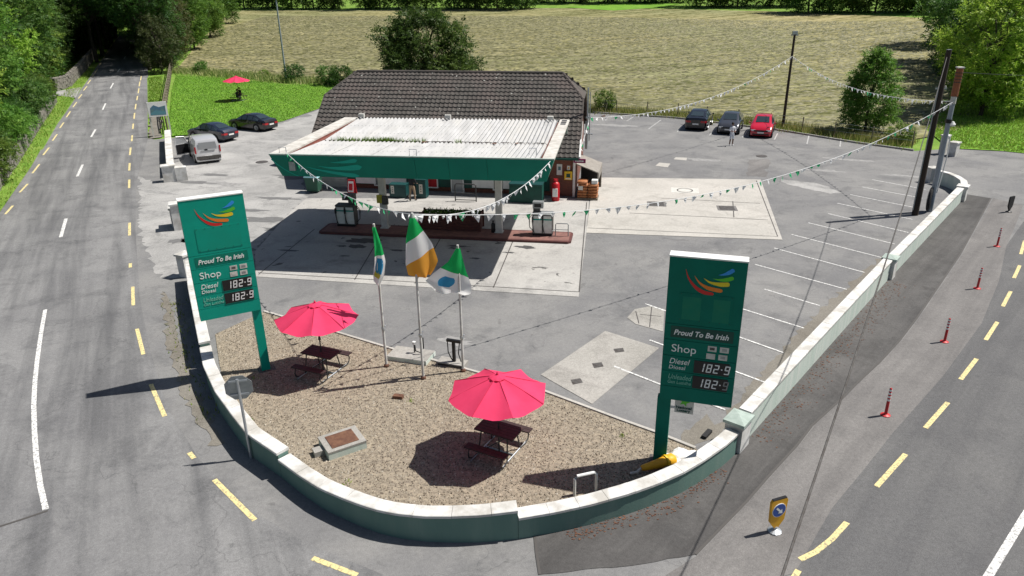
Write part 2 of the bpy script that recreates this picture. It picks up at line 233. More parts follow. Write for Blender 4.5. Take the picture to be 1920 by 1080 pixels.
# ------------------------------------------------------------------ building blocks
def tag(o, label=None, cat=None, group=None, kind=None):
    if label: o['label'] = label
    if cat: o['category'] = cat
    if group: o['group'] = group
    if kind: o['kind'] = kind
    return o
def empty(name, loc, rz=0.0, label=None, cat=None, group=None):
    o = bpy.data.objects.new(name, None); COL.objects.link(o); o.location = loc; o.rotation_euler = (0, 0, rz); o.empty_display_size = 0.3
    return tag(o, label, cat, group)
def link(name, me, parent=None, loc=(0, 0, 0), rz=0.0):
    o = bpy.data.objects.new(name, me); COL.objects.link(o); o.parent = parent; o.location = loc; o.rotation_euler = (0, 0, rz); return o
class MB:
    def __init__(s): s.v = []; s.f = []
    def add(s, vs, fs):
        k = len(s.v); s.v += [tuple(p) for p in vs]; s.f += [tuple(i + k for i in f) for f in fs]; return s
    def box(s, x0, x1, y0, y1, z0, z1, rz=0.0, c=None):
        vs = [(x, y, z) for z in (z0, z1) for x, y in ((x0, y0), (x1, y0), (x1, y1), (x0, y1))]
        if rz:
            cx, cy = c or ((x0 + x1) / 2, (y0 + y1) / 2); ca, sa = math.cos(rz), math.sin(rz)
            vs = [(cx + (x - cx) * ca - (y - cy) * sa, cy + (x - cx) * sa + (y - cy) * ca, z) for x, y, z in vs]
        return s.add(vs, [(3, 2, 1, 0), (4, 5, 6, 7), (0, 1, 5, 4), (1, 2, 6, 5), (2, 3, 7, 6), (3, 0, 4, 7)])
    def hexa(s, vs): return s.add(vs, [(3, 2, 1, 0), (4, 5, 6, 7), (0, 1, 5, 4), (1, 2, 6, 5), (2, 3, 7, 6), (3, 0, 4, 7)])
    def prism(s, poly, z0, z1):
        n = len(poly); a = sum(poly[i][0] * poly[(i + 1) % n][1] - poly[(i + 1) % n][0] * poly[i][1] for i in range(n))
        if a < 0: poly = poly[::-1]
        return s.add([(x, y, z0) for x, y in poly] + [(x, y, z1) for x, y in poly], [tuple(range(n))[::-1], tuple(range(n, 2 * n))] + [(i, (i + 1) % n, n + (i + 1) % n, n + i) for i in range(n)])
    def slab(s, poly, y0, y1):                       # outline in the x-z plane given thickness along y
        n = len(poly); a = sum(poly[i][0] * poly[(i + 1) % n][1] - poly[(i + 1) % n][0] * poly[i][1] for i in range(n))
        if a < 0: poly = poly[::-1]
        return s.add([(x, y0, z) for x, z in poly] + [(x, y1, z) for x, z in poly], [tuple(range(n)), tuple(range(n, 2 * n))[::-1]] + [(i, n + i, n + (i + 1) % n, (i + 1) % n) for i in range(n)])
    def tube(s, path, r, n=8, r1=None, cap=True):
        P = [Vector(p) for p in path]; k = len(s.v); m = len(P)
        for i, p in enumerate(P):
            t = (P[min(i + 1, m - 1)] - P[max(i - 1, 0)]).normalized(); u = t.cross(Vector((0, 0, 1)) if abs(t.z) < 0.95 else Vector((1, 0, 0))).normalized(); v = t.cross(u)
            rr = r if r1 is None else r + (r1 - r) * i / (m - 1)
            s.v += [tuple(p + (u * math.cos(a) + v * math.sin(a)) * rr) for a in (2 * math.pi * j / n for j in range(n))]
        s.f += [(k + i * n + j, k + i * n + (j + 1) % n, k + (i + 1) * n + (j + 1) % n, k + (i + 1) * n + j) for i in range(m - 1) for j in range(n)]
        if cap: s.f += [tuple(k + j for j in range(n))[::-1], tuple(k + (m - 1) * n + j for j in range(n))]
        return s
    def lathe(s, prof, c=(0, 0, 0), n=16, axis='z'):
        k = len(s.v)
        for r, z in prof:
            for j in range(n):
                a = 2 * math.pi * j / n; x, y = r * math.cos(a), r * math.sin(a)
                q = (x, y, z) if axis == 'z' else ((x, z, y) if axis == 'y' else (z, x, y)); s.v.append((c[0] + q[0], c[1] + q[1], c[2] + q[2]))
        for i in range(len(prof) - 1): s.f += [(k + i * n + j, k + i * n + (j + 1) % n, k + (i + 1) * n + (j + 1) % n, k + (i + 1) * n + j) for j in range(n)]
        s.f += [tuple(k + j for j in range(n))[::-1], tuple(k + (len(prof) - 1) * n + j for j in range(n))]
        return s
    def mesh(s, name, mat, smooth=False, fix=True):
        me = bpy.data.meshes.new(name); me.from_pydata(s.v, [], s.f); me.materials.append(MATS[mat])
        if fix:
            bm = bmesh.new(); bm.from_mesh(me); bmesh.ops.recalc_face_normals(bm, faces=bm.faces); bm.to_mesh(me); bm.free()
        if smooth:
            me.polygons.foreach_set('use_smooth', [True] * len(me.polygons)); me.set_sharp_from_angle(angle=math.radians(smooth if smooth is not True else 40))
        me.update(); return me
    def build(s, name, mat, parent=None, smooth=False, loc=(0, 0, 0), rz=0.0, fix=True): return link(name, s.mesh(name, mat, smooth, fix), parent, loc, rz)
def copy_tree(o, parent=None):
    kids = list(o.children); c = o.copy(); COL.objects.link(c); c.parent = parent
    for k in kids: copy_tree(k, c)
    return c
def ragged(poly, amp, step=.35):
    out = []; n = len(poly)
    for i in range(n):
        a, b_ = Vector(poly[i]), Vector(poly[(i + 1) % n]); k = max(1, int((b_ - a).length / step))
        for j in range(k): q = a.lerp(b_, j / k); out.append((q.x + rnd.uniform(-amp, amp), q.y + rnd.uniform(-amp, amp)))
    return out
def blotch(x, y, rx, ry, rz=0.0, n=16, rough=.3):
    ph = [rnd.uniform(1 - rough, 1 + rough) for i in range(n)]; ca, sa = math.cos(rz), math.sin(rz)
    return [(x + rx * ph[i] * math.cos(2 * math.pi * i / n) * ca - ry * ph[i] * math.sin(2 * math.pi * i / n) * sa, y + rx * ph[i] * math.cos(2 * math.pi * i / n) * sa + ry * ph[i] * math.sin(2 * math.pi * i / n) * ca) for i in range(n)]
def sheet(name, poly, z, mat, cell=None, kind='structure', parent=None):
    bm = bmesh.new(); n = len(poly); a = sum(poly[i][0] * poly[(i + 1) % n][1] - poly[(i + 1) % n][0] * poly[i][1] for i in range(n))
    if a < 0: poly = poly[::-1]
    poly = [q for i, q in enumerate(poly) if (Vector(q) - Vector(poly[i - 1])).length > 1e-4]; vs = [bm.verts.new((x, y, 0)) for x, y in poly]
    for t in tessellate_polygon([[Vector((x, y, 0)) for x, y in poly]]): bm.faces.new([vs[i] for i in t])
    bm.verts.ensure_lookup_table()
    if cell:
        xs = [p[0] for p in poly]; ys = [p[1] for p in poly]
        for ax, lo, hi in ((0, min(xs), max(xs)), (1, min(ys), max(ys))):
            q = math.floor(lo / cell + 1) * cell
            while q < hi:
                co = (q, 0, 0) if ax == 0 else (0, q, 0); no = (1, 0, 0) if ax == 0 else (0, 1, 0)
                bmesh.ops.bisect_plane(bm, geom=bm.verts[:] + bm.edges[:] + bm.faces[:], plane_co=co, plane_no=no, dist=1e-5); q += cell
    for v in bm.verts: v.co.z = z + ter(v.co.x, v.co.y)
    bmesh.ops.recalc_face_normals(bm, faces=bm.faces)
    for f in bm.faces:
        if f.normal.z < 0: f.normal_flip()
    me = bpy.data.meshes.new(name); bm.to_mesh(me); bm.free(); me.materials.append(MATS[mat]); o = link(name, me, parent)
    if kind and not parent: o['kind'] = kind
    return o
def ribbon(path, width, z):
    """a painted line along a ground path"""
    P = [Vector((p[0], p[1])) for p in path]; mb = MB(); L = []; R = []
    for i, p in enumerate(P):
        t = (P[min(i + 1, len(P) - 1)] - P[max(i - 1, 0)]).normalized(); nrm = Vector((-t.y, t.x)) * width / 2
        L.append((p.x + nrm.x, p.y + nrm.y, z + ter(p.x, p.y))); R.append((p.x - nrm.x, p.y - nrm.y, z + ter(p.x, p.y)))
    m = len(P); mb.add(R + L, [(i, i + 1, m + i + 1, m + i) for i in range(m - 1)]); return mb
def text_mesh(txt, size, mat, name, parent, loc, shear=0.0, width=None, depth=0.004, bold=0.0):
    """lettering standing in the x-z plane, facing -y"""
    cu = bpy.data.curves.new(name, 'FONT'); cu.body = txt; cu.size = size; cu.shear = shear; cu.extrude = depth; cu.offset = bold; cu.resolution_u = 4
    t = bpy.data.objects.new(name, cu); COL.objects.link(t); bpy.context.view_layer.update()
    me = bpy.data.meshes.new_from_object(t.evaluated_get(bpy.context.evaluated_depsgraph_get())); bpy.data.objects.remove(t)
    me.materials.clear(); me.materials.append(MATS[mat]); xs = [v.co.x for v in me.vertices]; k = 1.0 if not width else width / (max(xs) - min(xs))
    for v in me.vertices: v.co = Vector((v.co.x * k, -v.co.z, v.co.y))
    o = link(name, me, parent, loc); return o
# ================================================================== THE SETTING: land, roads, paved areas
def land():
    xs = [-420, -300, -220, -160, -120] + list(range(-100, 101, 5)) + [120, 160, 220, 300, 420]; ys = [-80, -40] + list(range(-20, 241, 5)) + [260, 300, 360, 450, 600, 800]
    v = [(x, y, ter(x, y) - 0.07) for y in ys for x in xs]; n = len(xs)
    MB().add(v, [(j * n + i, j * n + i + 1, (j + 1) * n + i + 1, (j + 1) * n + i) for j in range(len(ys) - 1) for i in range(n - 1)]).build('ground', 'verge', smooth=True)['kind'] = 'structure'
land()
LE = pts([(224, 66), (203, 92), (178, 130), (150, 170), (108, 232), (60, 316), (8, 400)])                 # left edge of the country road
RE = pts([(262, 66), (276, 100), (278, 150), (277, 200), (277, 260)])
LANE = pts([(268, 300), (256, 340), (254, 430), (262, 560), (280, 650), (312, 760), (372, 860), (470, 958), (600, 1030), (720, 1078)])
sheet('left_road', LE + [(-46, 22), (-50, -14), (-3, -14)] + LANE[::-1] + RE[::-1], 0.008, 'road_left', 5)
HEDGE = [(8.4, 73.9), (16.1, 70.2), (23.4, 63.6), (27.4, 58.0), (30.6, 54.6)]
LAWN_EDGE = [(-30.0, 64.0), (-25.7, 67.0), (-22.2, 71.8), (-20.2, 80.0), (-19.5, 93.5)]
RR = pts([(1887, 460), (1873, 527), (1840, 607), (1767, 707), (1673, 813), (1620, 880), (1560, 953), (1533, 1000), (1490, 1075)])
sheet('forecourt', [(-50, -14), (70, -14), (70, 50), (40, 51.6), (37.0, 54.0), (33.6, 55.2)] + HEDGE[::-1] + [(-19.5, 93.5)] + LAWN_EDGE[::-1] + [(-31.0, 63.5), (-34.0, 66.0), (-40, 58)], 0.0, 'forecourt', 6)
sheet('right_road', RR + [(1.5, 4), (-2, -14), (69, -14), (69, 49), (38, 49)], 0.008, 'road_right')
# pale worn yard west of the pumps and the entrance
sheet('yard', ragged(pts([(262, 330), (300, 345), (322, 300), (345, 300), (330, 262), (430, 248), (530, 231), (598, 206), (600, 246), (560, 310), (575, 372), (545, 396), (476, 474), (480, 520), (300, 520), (262, 440)]), .16, .3), 0.005, 'yard_pale')
PATH = [(6.2, 17.2), (16.1, 29.15), (25.9, 40.8), (27.3, 42.6)] + pts([(1858, 372), (1800, 478), (1719, 597), (1686, 640), (1649, 680), (1609, 717), (1584, 743), (1523, 798), (1495, 835), (1440, 895), (1401, 940), (1304, 1040), (1180, 1062), (1012, 1076), (1003, 1008)]) + [(0.4, 13.65), (1.7, 14.05), (3.3, 14.75), (4.75, 15.75)]
sheet('footpath', ragged(PATH, .035, .3), 0.012, 'path_dark')
STRIP = pts([(1862, 372), (1804, 478), (1723, 597), (1690, 640), (1653, 680), (1613, 717), (1588, 743), (1527, 798), (1499, 835), (1444, 895), (1405, 940), (1308, 1042), (1250, 1078)]) + [(2.2, 11.0)] + RR[::-1] + pts([(1905, 420), (1918, 385)])
sheet('traffic_strip', STRIP, 0.011, 'strip_grey')
# concrete aprons with their joints
def joint(name, path, parent, wd=0.05): return ribbon(path, wd, 0.003).build(name, 'joint', parent, fix=False)
c1 = sheet('pump_apron', pts([(480, 519), (1085, 557), (1100, 432), (1108, 336), (1122, 333), (1084, 372), (575, 372), (546, 396), (478, 472)]), 0.014, 'concrete_oil')
for a in ([(484, 512), (1086, 548)], [(485, 515), (590, 430)], [(665, 525), (720, 432)], [(778, 532), (830, 440)], [(925, 540), (962, 452)], [(1086, 548), (1100, 380)]):
    j = joint('joint', pts(a), c1); j.location.z = 0.018
c2 = sheet('side_apron', pts([(1099, 437), (1467, 450), (1426, 337), (1112, 333), (1100, 432)]), 0.018, 'concrete')
for a in ([(1102, 428), (1458, 444), (1418, 339)], [(1180, 400), (1440, 413)], [(1240, 372), (1425, 382)], [(1374, 378), (1376, 408)]):
    j = joint('joint', pts(a), c2); j.location.z = 0.022
c3 = sheet('hardstand', pts([(1135, 621), (1014, 703), (1110, 758), (1236, 653)]), 0.014, 'concrete_old')
for q in ([(1070, 713), (1088, 710), (1093, 718), (1074, 722)], [(1110, 682), (1128, 680), (1132, 688), (1114, 691)], [(1150, 655), (1168, 653), (1171, 660), (1154, 662)]):
    tag(sheet('drain_grate', pts(q), 0.019, 'iron', kind=None), 'small dark square grate set in the grey concrete hardstand, %s' % ('nearest the gravel' if q[0][0] == 1070 else 'middle one' if q[0][0] == 1110 else 'farthest from the gravel'), 'drain grate', 'grates in the hardstand')
b = sheet('broken_apron', pts([(1176, 596), (1190, 580), (1222, 574), (1246, 580), (1243, 622), (1192, 608)]), 0.013, 'concrete_old')
for i, a in enumerate(([(1192, 584), (1198, 607)], [(1200, 590), (1240, 594)], [(1222, 576), (1218, 614)])): joint('joint', pts(a), b, 0.035).location.z = 0.016
for q, lab in (([(1229, 311), (1236, 305), (1257, 307), (1252, 314)], 'pale concrete cover plate on the asphalt nearest the shop'), ([(1263, 299), (1267, 295), (1288, 296), (1287, 301)], 'pale concrete cover plate on the asphalt nearer the parked cars')):
    tag(sheet('cover_plate', pts(q), 0.01, 'concrete', kind=None), lab, 'cover plate', 'plates in the back car park')
sheet('asphalt_repair', ragged(pts([(1404, 300), (1440, 298), (1446, 306), (1436, 318), (1440, 331), (1400, 330)]), .12), 0.006, 'strip_grey')
sheet('asphalt_seam', ragged(pts([(1462, 336), (1540, 345), (1578, 362), (1560, 364), (1470, 344)]), .15), 0.006, 'yard_pale')
def disc(px, py, r, name, mat, lab, ring=None):
    p = at(px, py); m = MB().lathe([(r, 0), (r, 0.028), (r * 0.86, 0.028), (r * 0.84, 0.022)], n=20); e = empty(name, (p.x, p.y, 0.0), 0, lab, 'manhole')
    m.build('lid', mat, e)
    if ring: MB().prism([(-ring, -ring * .7), (ring, -ring * .7), (ring, ring * .7), (-ring, ring * .7)], 0.015, 0.023).build('surround', 'off_white', e, rz=-0.2)
disc(1284, 357.5, 0.5, 'manhole', 'iron', 'round manhole in a pale surround on the side concrete apron', 0.85)
disc(1428, 293, 0.4, 'manhole', 'iron', 'dark round manhole near the parked cars')
disc(491, 304, 0.45, 'manhole', 'iron', 'dark round manhole in the pale yard by the silver van')
for x, y, lab in ((1231, 383, 'square iron access cover on the side apron closest to the shop'), (1363, 391, 'square iron access cover at the outer corner of the side apron')):
    p = at(x, y); e = empty('access_cover', (p.x, p.y, 0), -0.15, lab, 'manhole', 'covers in the side apron')
    MB().box(-.55, .55, -.5, .5, .018, .026).build('frame', 'strip_grey', e); MB().box(-.42, .42, -.38, .38, .026, .034).build('lid', 'iron', e)
# oil and wear stains on the concrete and in the yard
pm('oil', (0.05, 0.05, 0.052), (0.085, 0.085, 0.085), 6, 0.6); pm('damp', (0.125, 0.125, 0.125), (0.16, 0.16, 0.16), 5, 0.85); pm('scuff', (0.3, 0.297, 0.29), (0.22, 0.218, 0.215), 4, 0.9, lo=.4, hi=.6)
for x, y, a, b_ in ((683, 452, .85, .4), (668, 462, .45, .3), (795, 470, .5, .2), (745, 470, .35, .12), (780, 474, .3, .14), (860, 462, .5, .12), (607, 438, .3, .1), (985, 464, .5, .22), (890, 485, .25, .1), (540, 470, .5, .12), (640, 462, .3, .12), (955, 474, .3, .1)):
    p = at(x, y); sheet('oil_stain', blotch(p.x, p.y, a, b_, -.17, 18, .35), 0.0165, 'oil', parent=c1)
for x, y, a, b_ in ((362, 342, 1.6, .35), (402, 328, 1.0, .3), (352, 450, .45, .35), (382, 452, .4, .2), (500, 412, 1.3, .5), (520, 430, .8, .35), (470, 395, 1.0, .3), (560, 330, 1.6, .9), (592, 402, .9, .3), (330, 452, .5, .4), (450, 470, .7, .4), (520, 372, 1.4, .3)):
    p = at(x, y); sheet('damp_patch', blotch(p.x, p.y, a, b_, -.2, 18, .35), 0.0075, 'damp', parent=bpy.data.objects['yard'])
for x, y, a, b_ in ((455, 285, 1.6, .4), (480, 268, 1.3, .5), (420, 345, 1.2, .5), (300, 400, 1.3, .4), (290, 360, 1.6, .3), (350, 500, .8, .5), (545, 255, 1.5, .5), (1160, 235, 2.2, .5), (1320, 300, 1.4, .4), (1600, 300, 2.0, .35), (1700, 330, 1.6, .3), (1550, 320, 1.2, .3), (855, 640, .6, .3), (1330, 560, 1.0, .3)):
    p = at(x, y); sheet('worn_patch', blotch(p.x, p.y, a, b_, -.4, 20, .4), 0.0068 if x < 600 else 0.004, 'scuff', parent=bpy.data.objects['yard' if x < 600 else 'forecourt'])
# lawn, field, verges
sheet('lawn', pts([(320, 256)]) + LAWN_EDGE[1:] + [(-21.0, 96.5)] + pts([(540, 160), (440, 148), (330, 142), (322, 170), (318, 220)]), 0.035, 'lawn', 5)
FLD = pts([(1112, 205), (960, 180), (640, 158), (540, 150), (430, 140), (330, 132)])
sheet('hayfield', [(30.5, 57.5), (27.8, 60.0), (24.0, 65.6), (16.6, 72.2), (8.4, 76.0)] + FLD[1:] + pts([(360, 95), (400, 50), (436, 20), (700, 19), (1000, 15), (1250, 17), (1480, 22), (1740, 34)]) + [(95, 140), (52, 78), (38, 62)], 0.02, 'hay', 6)
sheet('grass_bank', pts([(1060, 14), (1180, 4), (1280, 6), (1240, 14), (1150, 20)]), 0.05, 'lawn', 6)
sheet('right_verge', [(33.8, 55.4), (37.0, 54.2), (40, 51.8), (70, 50.2), (75, 75), (45, 78), (36, 63)], 0.02, 'lawn', 6)
LV = pts([(0, 398), (58, 314), (106, 230), (148, 169), (172, 135), (158, 135), (128, 165), (103, 195), (72, 240), (24, 316), (0, 348)])
sheet('left_verge', LV + [(-41, 42)], 0.03, 'verge', 5)
sheet('gateway', pts([(104, 172), (152, 164), (142, 184), (106, 179)]), 0.045, 'yard_pale')
sheet('right_road_verge', pts([(277, 200), (302, 200), (305, 142), (276, 146)]), 0.03, 'verge', 5)
sheet('muddy_edge', ragged(pts([(283, 260), (300, 258), (302, 205), (280, 203)]), .25, .5), 0.025, 'dirt')
sheet('muddy_edge', pts([(318, 262), (352, 274), (345, 300), (326, 306)]), 0.012, 'forecourt')
sheet('silt_edge', ragged(pts([(302, 545), (318, 560), (345, 660), (380, 760), (420, 830), (400, 840), (350, 760), (318, 660)]), .13, .25), 0.013, 'dirt')
sheet('silt_edge', ragged(pts([(1262, 832), (1320, 780), (1345, 795), (1400, 728), (1480, 640), (1560, 560), (1660, 476), (1676, 484), (1560, 600), (1500, 668), (1372, 800), (1300, 842)]), .14, .25), 0.006, 'dirt')
# gravel bed
GK = pts([(384, 600), (495, 585), (634, 625), (730, 654), (868, 692), (1013, 732), (1160, 787), (1227, 811), (1304, 842)])
BED = [(-10.2, 22.3), (-9.5, 20.8), (-8.6, 19.3), (-7.6, 17.9), (-6.9, 17.0), (-5.9, 16.1), (-5.2, 15.5), (-4.5, 14.95), (-3.75, 14.4), (-3.2, 14.1), (-2.0, 13.75), (-0.7, 13.7), (0.1, 13.8), (1.7, 14.2), (3.3, 14.9), (4.6, 15.8), (5.3, 16.4)]
sheet('gravel_bed', GK[1:] + BED[::-1] + [(-11.2, 24.6)], 0.02, 'gravel', 3)
def pebbles():
    poly = np.array(GK[1:] + BED[::-1] + [(-11.2, 24.6)]); lo, hi = poly.min(0), poly.max(0); P = nr.uniform(lo, hi, (52000, 2)); ins = np.zeros(len(P), bool); n = len(poly)
    for i in range(n):
        a, b_ = poly[i], poly[(i + 1) % n]; c = (a[1] > P[:, 1]) != (b_[1] > P[:, 1]); xx = (b_[0] - a[0]) * (P[:, 1] - a[1]) / (b_[1] - a[1] + 1e-12) + a[0]; ins ^= c & (P[:, 0] < xx)
    P = P[ins][:34000]; k = len(P); base = np.array([(1, 0, 0), (-.5, .87, 0), (-.5, -.87, 0), (0, 0, .8)]); r = nr.uniform(.012, .034, k); an = nr.uniform(0, 6.28, k); st = nr.uniform(.6, 1.5, (k, 3))
    V = base[None] * r[:, None, None] * st[:, None, :]; ca, sa = np.cos(an)[:, None], np.sin(an)[:, None]; V = np.stack([V[..., 0] * ca - V[..., 1] * sa + P[:, 0:1], V[..., 0] * sa + V[..., 1] * ca + P[:, 1:2], V[..., 2] + .021], -1)
    F = np.array([(0, 1, 3), (1, 2, 3), (2, 0, 3)])[None] + (np.arange(k) * 4)[:, None, None]
    me = bpy.data.meshes.new('pebbles'); me.from_pydata(V.reshape(-1, 3).tolist(), [], F.reshape(-1, 3).tolist())
    for m, c in (('pebble_tan', (0.33, 0.285, 0.22)), ('pebble_brown', (0.155, 0.125, 0.095)), ('pebble_pale', (0.48, 0.44, 0.37))): me.materials.append(pm(m, c, rough=0.9))
    me.polygons.foreach_set('material_index', np.repeat(nr.choice(3, k, p=[.5, .36, .14]), 3)); me.update()
    tag(link('loose_gravel', me), 'loose brown and cream pebbles covering the bed inside the curved wall', 'gravel', kind='stuff')
pebbles()
gk = MB()
for i in range(1, len(GK) - 1):
    a, b_ = Vector(GK[i]), Vector(GK[i + 1]); t = (b_ - a).normalized(); nn = Vector((-t.y, t.x)) * .05; gk.prism([tuple(a + nn), tuple(b_ + nn), tuple(b_ - nn), tuple(a - nn)], 0.0, 0.06 + 0.002 * (i % 2))
tag(gk.build('kerb_edging', 'concrete'), None, None, kind='structure')

# painted markings: each stroke a child of the road it is painted on
LRO, FCO, RRO = bpy.data.objects['left_road'], bpy.data.objects['forecourt'], bpy.data.objects['right_road']
def stroke(path, wd, z, mat, parent, name): return ribbon(path, wd, z).build(name, mat, parent, fix=False)
for x0, y0, x1, y1 in ((10, 402, 24, 386), (37, 361, 52, 345), (61, 325, 74, 308), (81, 291, 92, 277), (98.5, 264, 107, 252), (112.5, 240, 119.5, 230), (124.5, 220, 132, 209), (137, 201, 144, 191.5), (147, 185, 153.5, 177), (156.5, 170, 163, 162), (164.5, 157, 170, 150), (172, 145, 176.5, 139), (179, 136, 183, 129), (186, 123, 190, 117), (193, 110, 197, 105), (199, 101, 203, 96), (206, 90, 210, 84), (213, 80, 216, 75), (219, 73, 223, 68)):
    stroke(pts([(x0, y0), (x1, y1)]), 0.13, 0.014, 'yellow_line', LRO, 'edge_dash')
for x, y0, x2, y1 in ((263.5, 151, 265, 143), (261, 162, 262.5, 153), (259, 175, 260.5, 166), (256.6, 188, 258, 180), (253.6, 205, 255, 195), (251.3, 223, 252.5, 212), (249, 242, 250, 232), (247, 265, 248, 254), (243.6, 291, 245, 277), (242.4, 320, 243.2, 306), (242.2, 353, 242.4, 337), (243, 442, 243, 418), (244.5, 502, 244.5, 494), (250, 573, 249, 538), (269, 665, 257, 617), (309, 781, 283, 721), (364, 860, 355, 849), (478, 976, 402, 900), (670, 1079, 586, 1047)):
    stroke(pts([(x, y0), (x2, y1)]), 0.135, 0.014, 'yellow_line', LRO, 'edge_dash')
for x0, y0, x1, y1 in ((114, 445, 124, 410), (145, 331, 155, 309), (171, 257, 179, 243), (192.5, 206, 198, 194), (207, 166, 212.5, 156), (221, 135, 225, 129), (232.5, 111, 235, 106), (241.5, 92, 244, 88), (249, 77, 251, 73)):
    stroke(pts([(x0, y0), (x1, y1)]), 0.17, 0.014, 'white_line', LRO, 'centre_dash')
stroke(pts([(85, 581), (77, 626), (70, 675), (65.5, 718), (63.5, 762), (65, 812), (68.6, 863), (76, 912), (86, 956)]), 0.14, 0.014, 'white_line', LRO, 'centre_line')
stroke(pts([(-20, 994), (40, 975), (90, 958)]), 0.07, 0.0135, 'joint', LRO, 'seam')
for x0, y0, x1, y1 in ((1643, 913, 1698, 852), (1735, 803, 1777, 755), (1801, 712, 1831, 673), (1848, 638, 1870, 604), (1880, 575, 1895, 546.6), (1901, 522, 1912, 498), (1914, 477, 1921, 452)):
    stroke(pts([(x0, y0), (x1, y1)]), 0.135, 0.014, 'yellow_line', RRO, 'edge_dash')
stroke(pts([(1500, 1050), (1530, 1035), (1560, 1011), (1588, 980)]), 0.135, 0.016, 'yellow_line', RRO, 'edge_dash')
stroke(pts([(1488, 1085), (1497, 1070)]), 0.135, 0.016, 'yellow_line', RRO, 'edge_dash')
stroke(pts([(1838, 1105), (1854, 1079), (1921, 969), (1985, 870)]), 0.17, 0.014, 'white_line', RRO, 'centre_line')
K = .2963
for l in [((862, 57), (1200, 120)), ((797, 103), (1180, 175)), ((723, 152), (1150, 238)), ((640, 206), (1120, 310)), ((583, 272), (1090, 392)), ((458, 330), (1005, 465)), ((352, 404), (920, 550)), ((241, 490), (815, 645)), ((118, 593), (700, 752)), ((180, 750), (530, 855)), ((-200, 800), (430, 997))]:
    stroke(pts([(1380 + K * x, 320 + K * y) for x, y in l]), 0.075, 0.008, 'white_line', FCO, 'bay_line')
for l in ([(1210, 570), (1469, 662)], [(1218, 638), (1436, 718)], [(1151, 687), (1360, 769)]): stroke(pts(l), 0.08, 0.016, 'white_line', FCO, 'bay_line')
for l in ([(1216, 242), (1239, 225)], [(1175, 227), (1187, 220)], [(1513, 270), (1518, 249)], [(1330, 254), (1345, 238)], [(1392, 258), (1402, 244)], [(1452, 262), (1458, 250)], [(1575, 275), (1577, 258)], [(1270, 247), (1280, 236)]): stroke(pts(l), 0.1, 0.008, 'white_faint', FCO, 'bay_line')
for l, wdt in (([(1858, 372), (1800, 478), (1719, 597), (1686, 640), (1649, 680), (1609, 717), (1584, 743), (1523, 798), (1495, 835), (1440, 895), (1401, 940), (1304, 1040)], .07), ([(1003, 1008), (1006, 1040), (1012, 1078)], .06)):
    stroke(pts(l), wdt, 0.017, 'joint', bpy.data.objects['footpath'], 'crack')

# ================================================================== BOUNDARY WALLS
def offset(path, d):
    P = [Vector(p) for p in path]; out = []
    for i, p in enumerate(P):
        t = (P[min(i + 1, len(P) - 1)] - P[max(i - 1, 0)]).normalized(); out.append(Vector((p.x - t.y * d, p.y + t.x * d)))
    return out
def resample(path, step):
    P = [Vector(p) for p in path]; L = [0]
    for i in range(len(P) - 1): L.append(L[-1] + (P[i + 1] - P[i]).length)
    n = max(1, round(L[-1] / step)); out = []
    for k in range(n + 1):
        s = L[-1] * k / n; i = max(j for j in range(len(P)) if L[j] <= s + 1e-9); i = min(i, len(P) - 2); f = (s - L[i]) / max(1e-9, L[i + 1] - L[i]); out.append(P[i].lerp(P[i + 1], f))
    return out
def wall_run(root, path, z0, z1, matw, slab=0.9, th=0.3, lip=0.035, cap=0.075, base=-0.05):
    """rendered wall body with separate coping stones along its top; path is the outer face, inner side to the left of travel"""
    P = resample(path, slab / 3); I = offset(P, th); n = len(P); mb = MB(); h = [z0 + (z1 - z0) * i / (n - 1) for i in range(n)]
    vs = [(p.x, p.y, base) for p in P] + [(p.x, p.y, hh - cap) for p, hh in zip(P, h)] + [(p.x, p.y, hh - cap) for p, hh in zip(I, h)] + [(p.x, p.y, base) for p in I]
    mb.add(vs, [(r * n + i, r * n + i + 1, (r + 1) * n + i + 1, (r + 1) * n + i) for r in range(3) for i in range(n - 1)] + [(0, n, 2 * n, 3 * n), (n - 1, 4 * n - 1, 3 * n - 1, 2 * n - 1)]); mb.build('wall_body', matw, root, smooth=30)
    O2, I2 = offset(P, -lip), offset(P, th + lip); i = 0
    while i < n - 1:
        j = min(i + 3, n - 1)
        if n - 1 - j == 1: j = n - 1
        mb = MB(); rng = list(range(i, j + 1)); m = len(rng); jit = rnd.uniform(-.004, .004); q = []
        for k in rng:
            o_, i_ = O2[k], I2[k]
            if k == i: o_, i_ = o_.lerp(O2[k + 1], .03), i_.lerp(I2[k + 1], .03)
            q.append((o_, i_, h[k] + jit))
        vs = [(a.x, a.y, z - cap) for a, b_, z in q] + [(a.x, a.y, z - .01) for a, b_, z in q] + [(a.lerp(b_, .05).x, a.lerp(b_, .05).y, z) for a, b_, z in q] + [(a.lerp(b_, .95).x, a.lerp(b_, .95).y, z + .01) for a, b_, z in q] + [(b_.x, b_.y, z) for a, b_, z in q] + [(b_.x, b_.y, z - cap) for a, b_, z in q]
        fs = [(r * m + t, r * m + t + 1, ((r + 1) % 6) * m + t + 1, ((r + 1) % 6) * m + t) for r in range(6) for t in range(m - 1)] + [tuple(r * m for r in range(6)), tuple(r * m + m - 1 for r in range(6))[::-1]]
        mb.add(vs, fs).build('coping_stone', 'wall_white', root); i = j
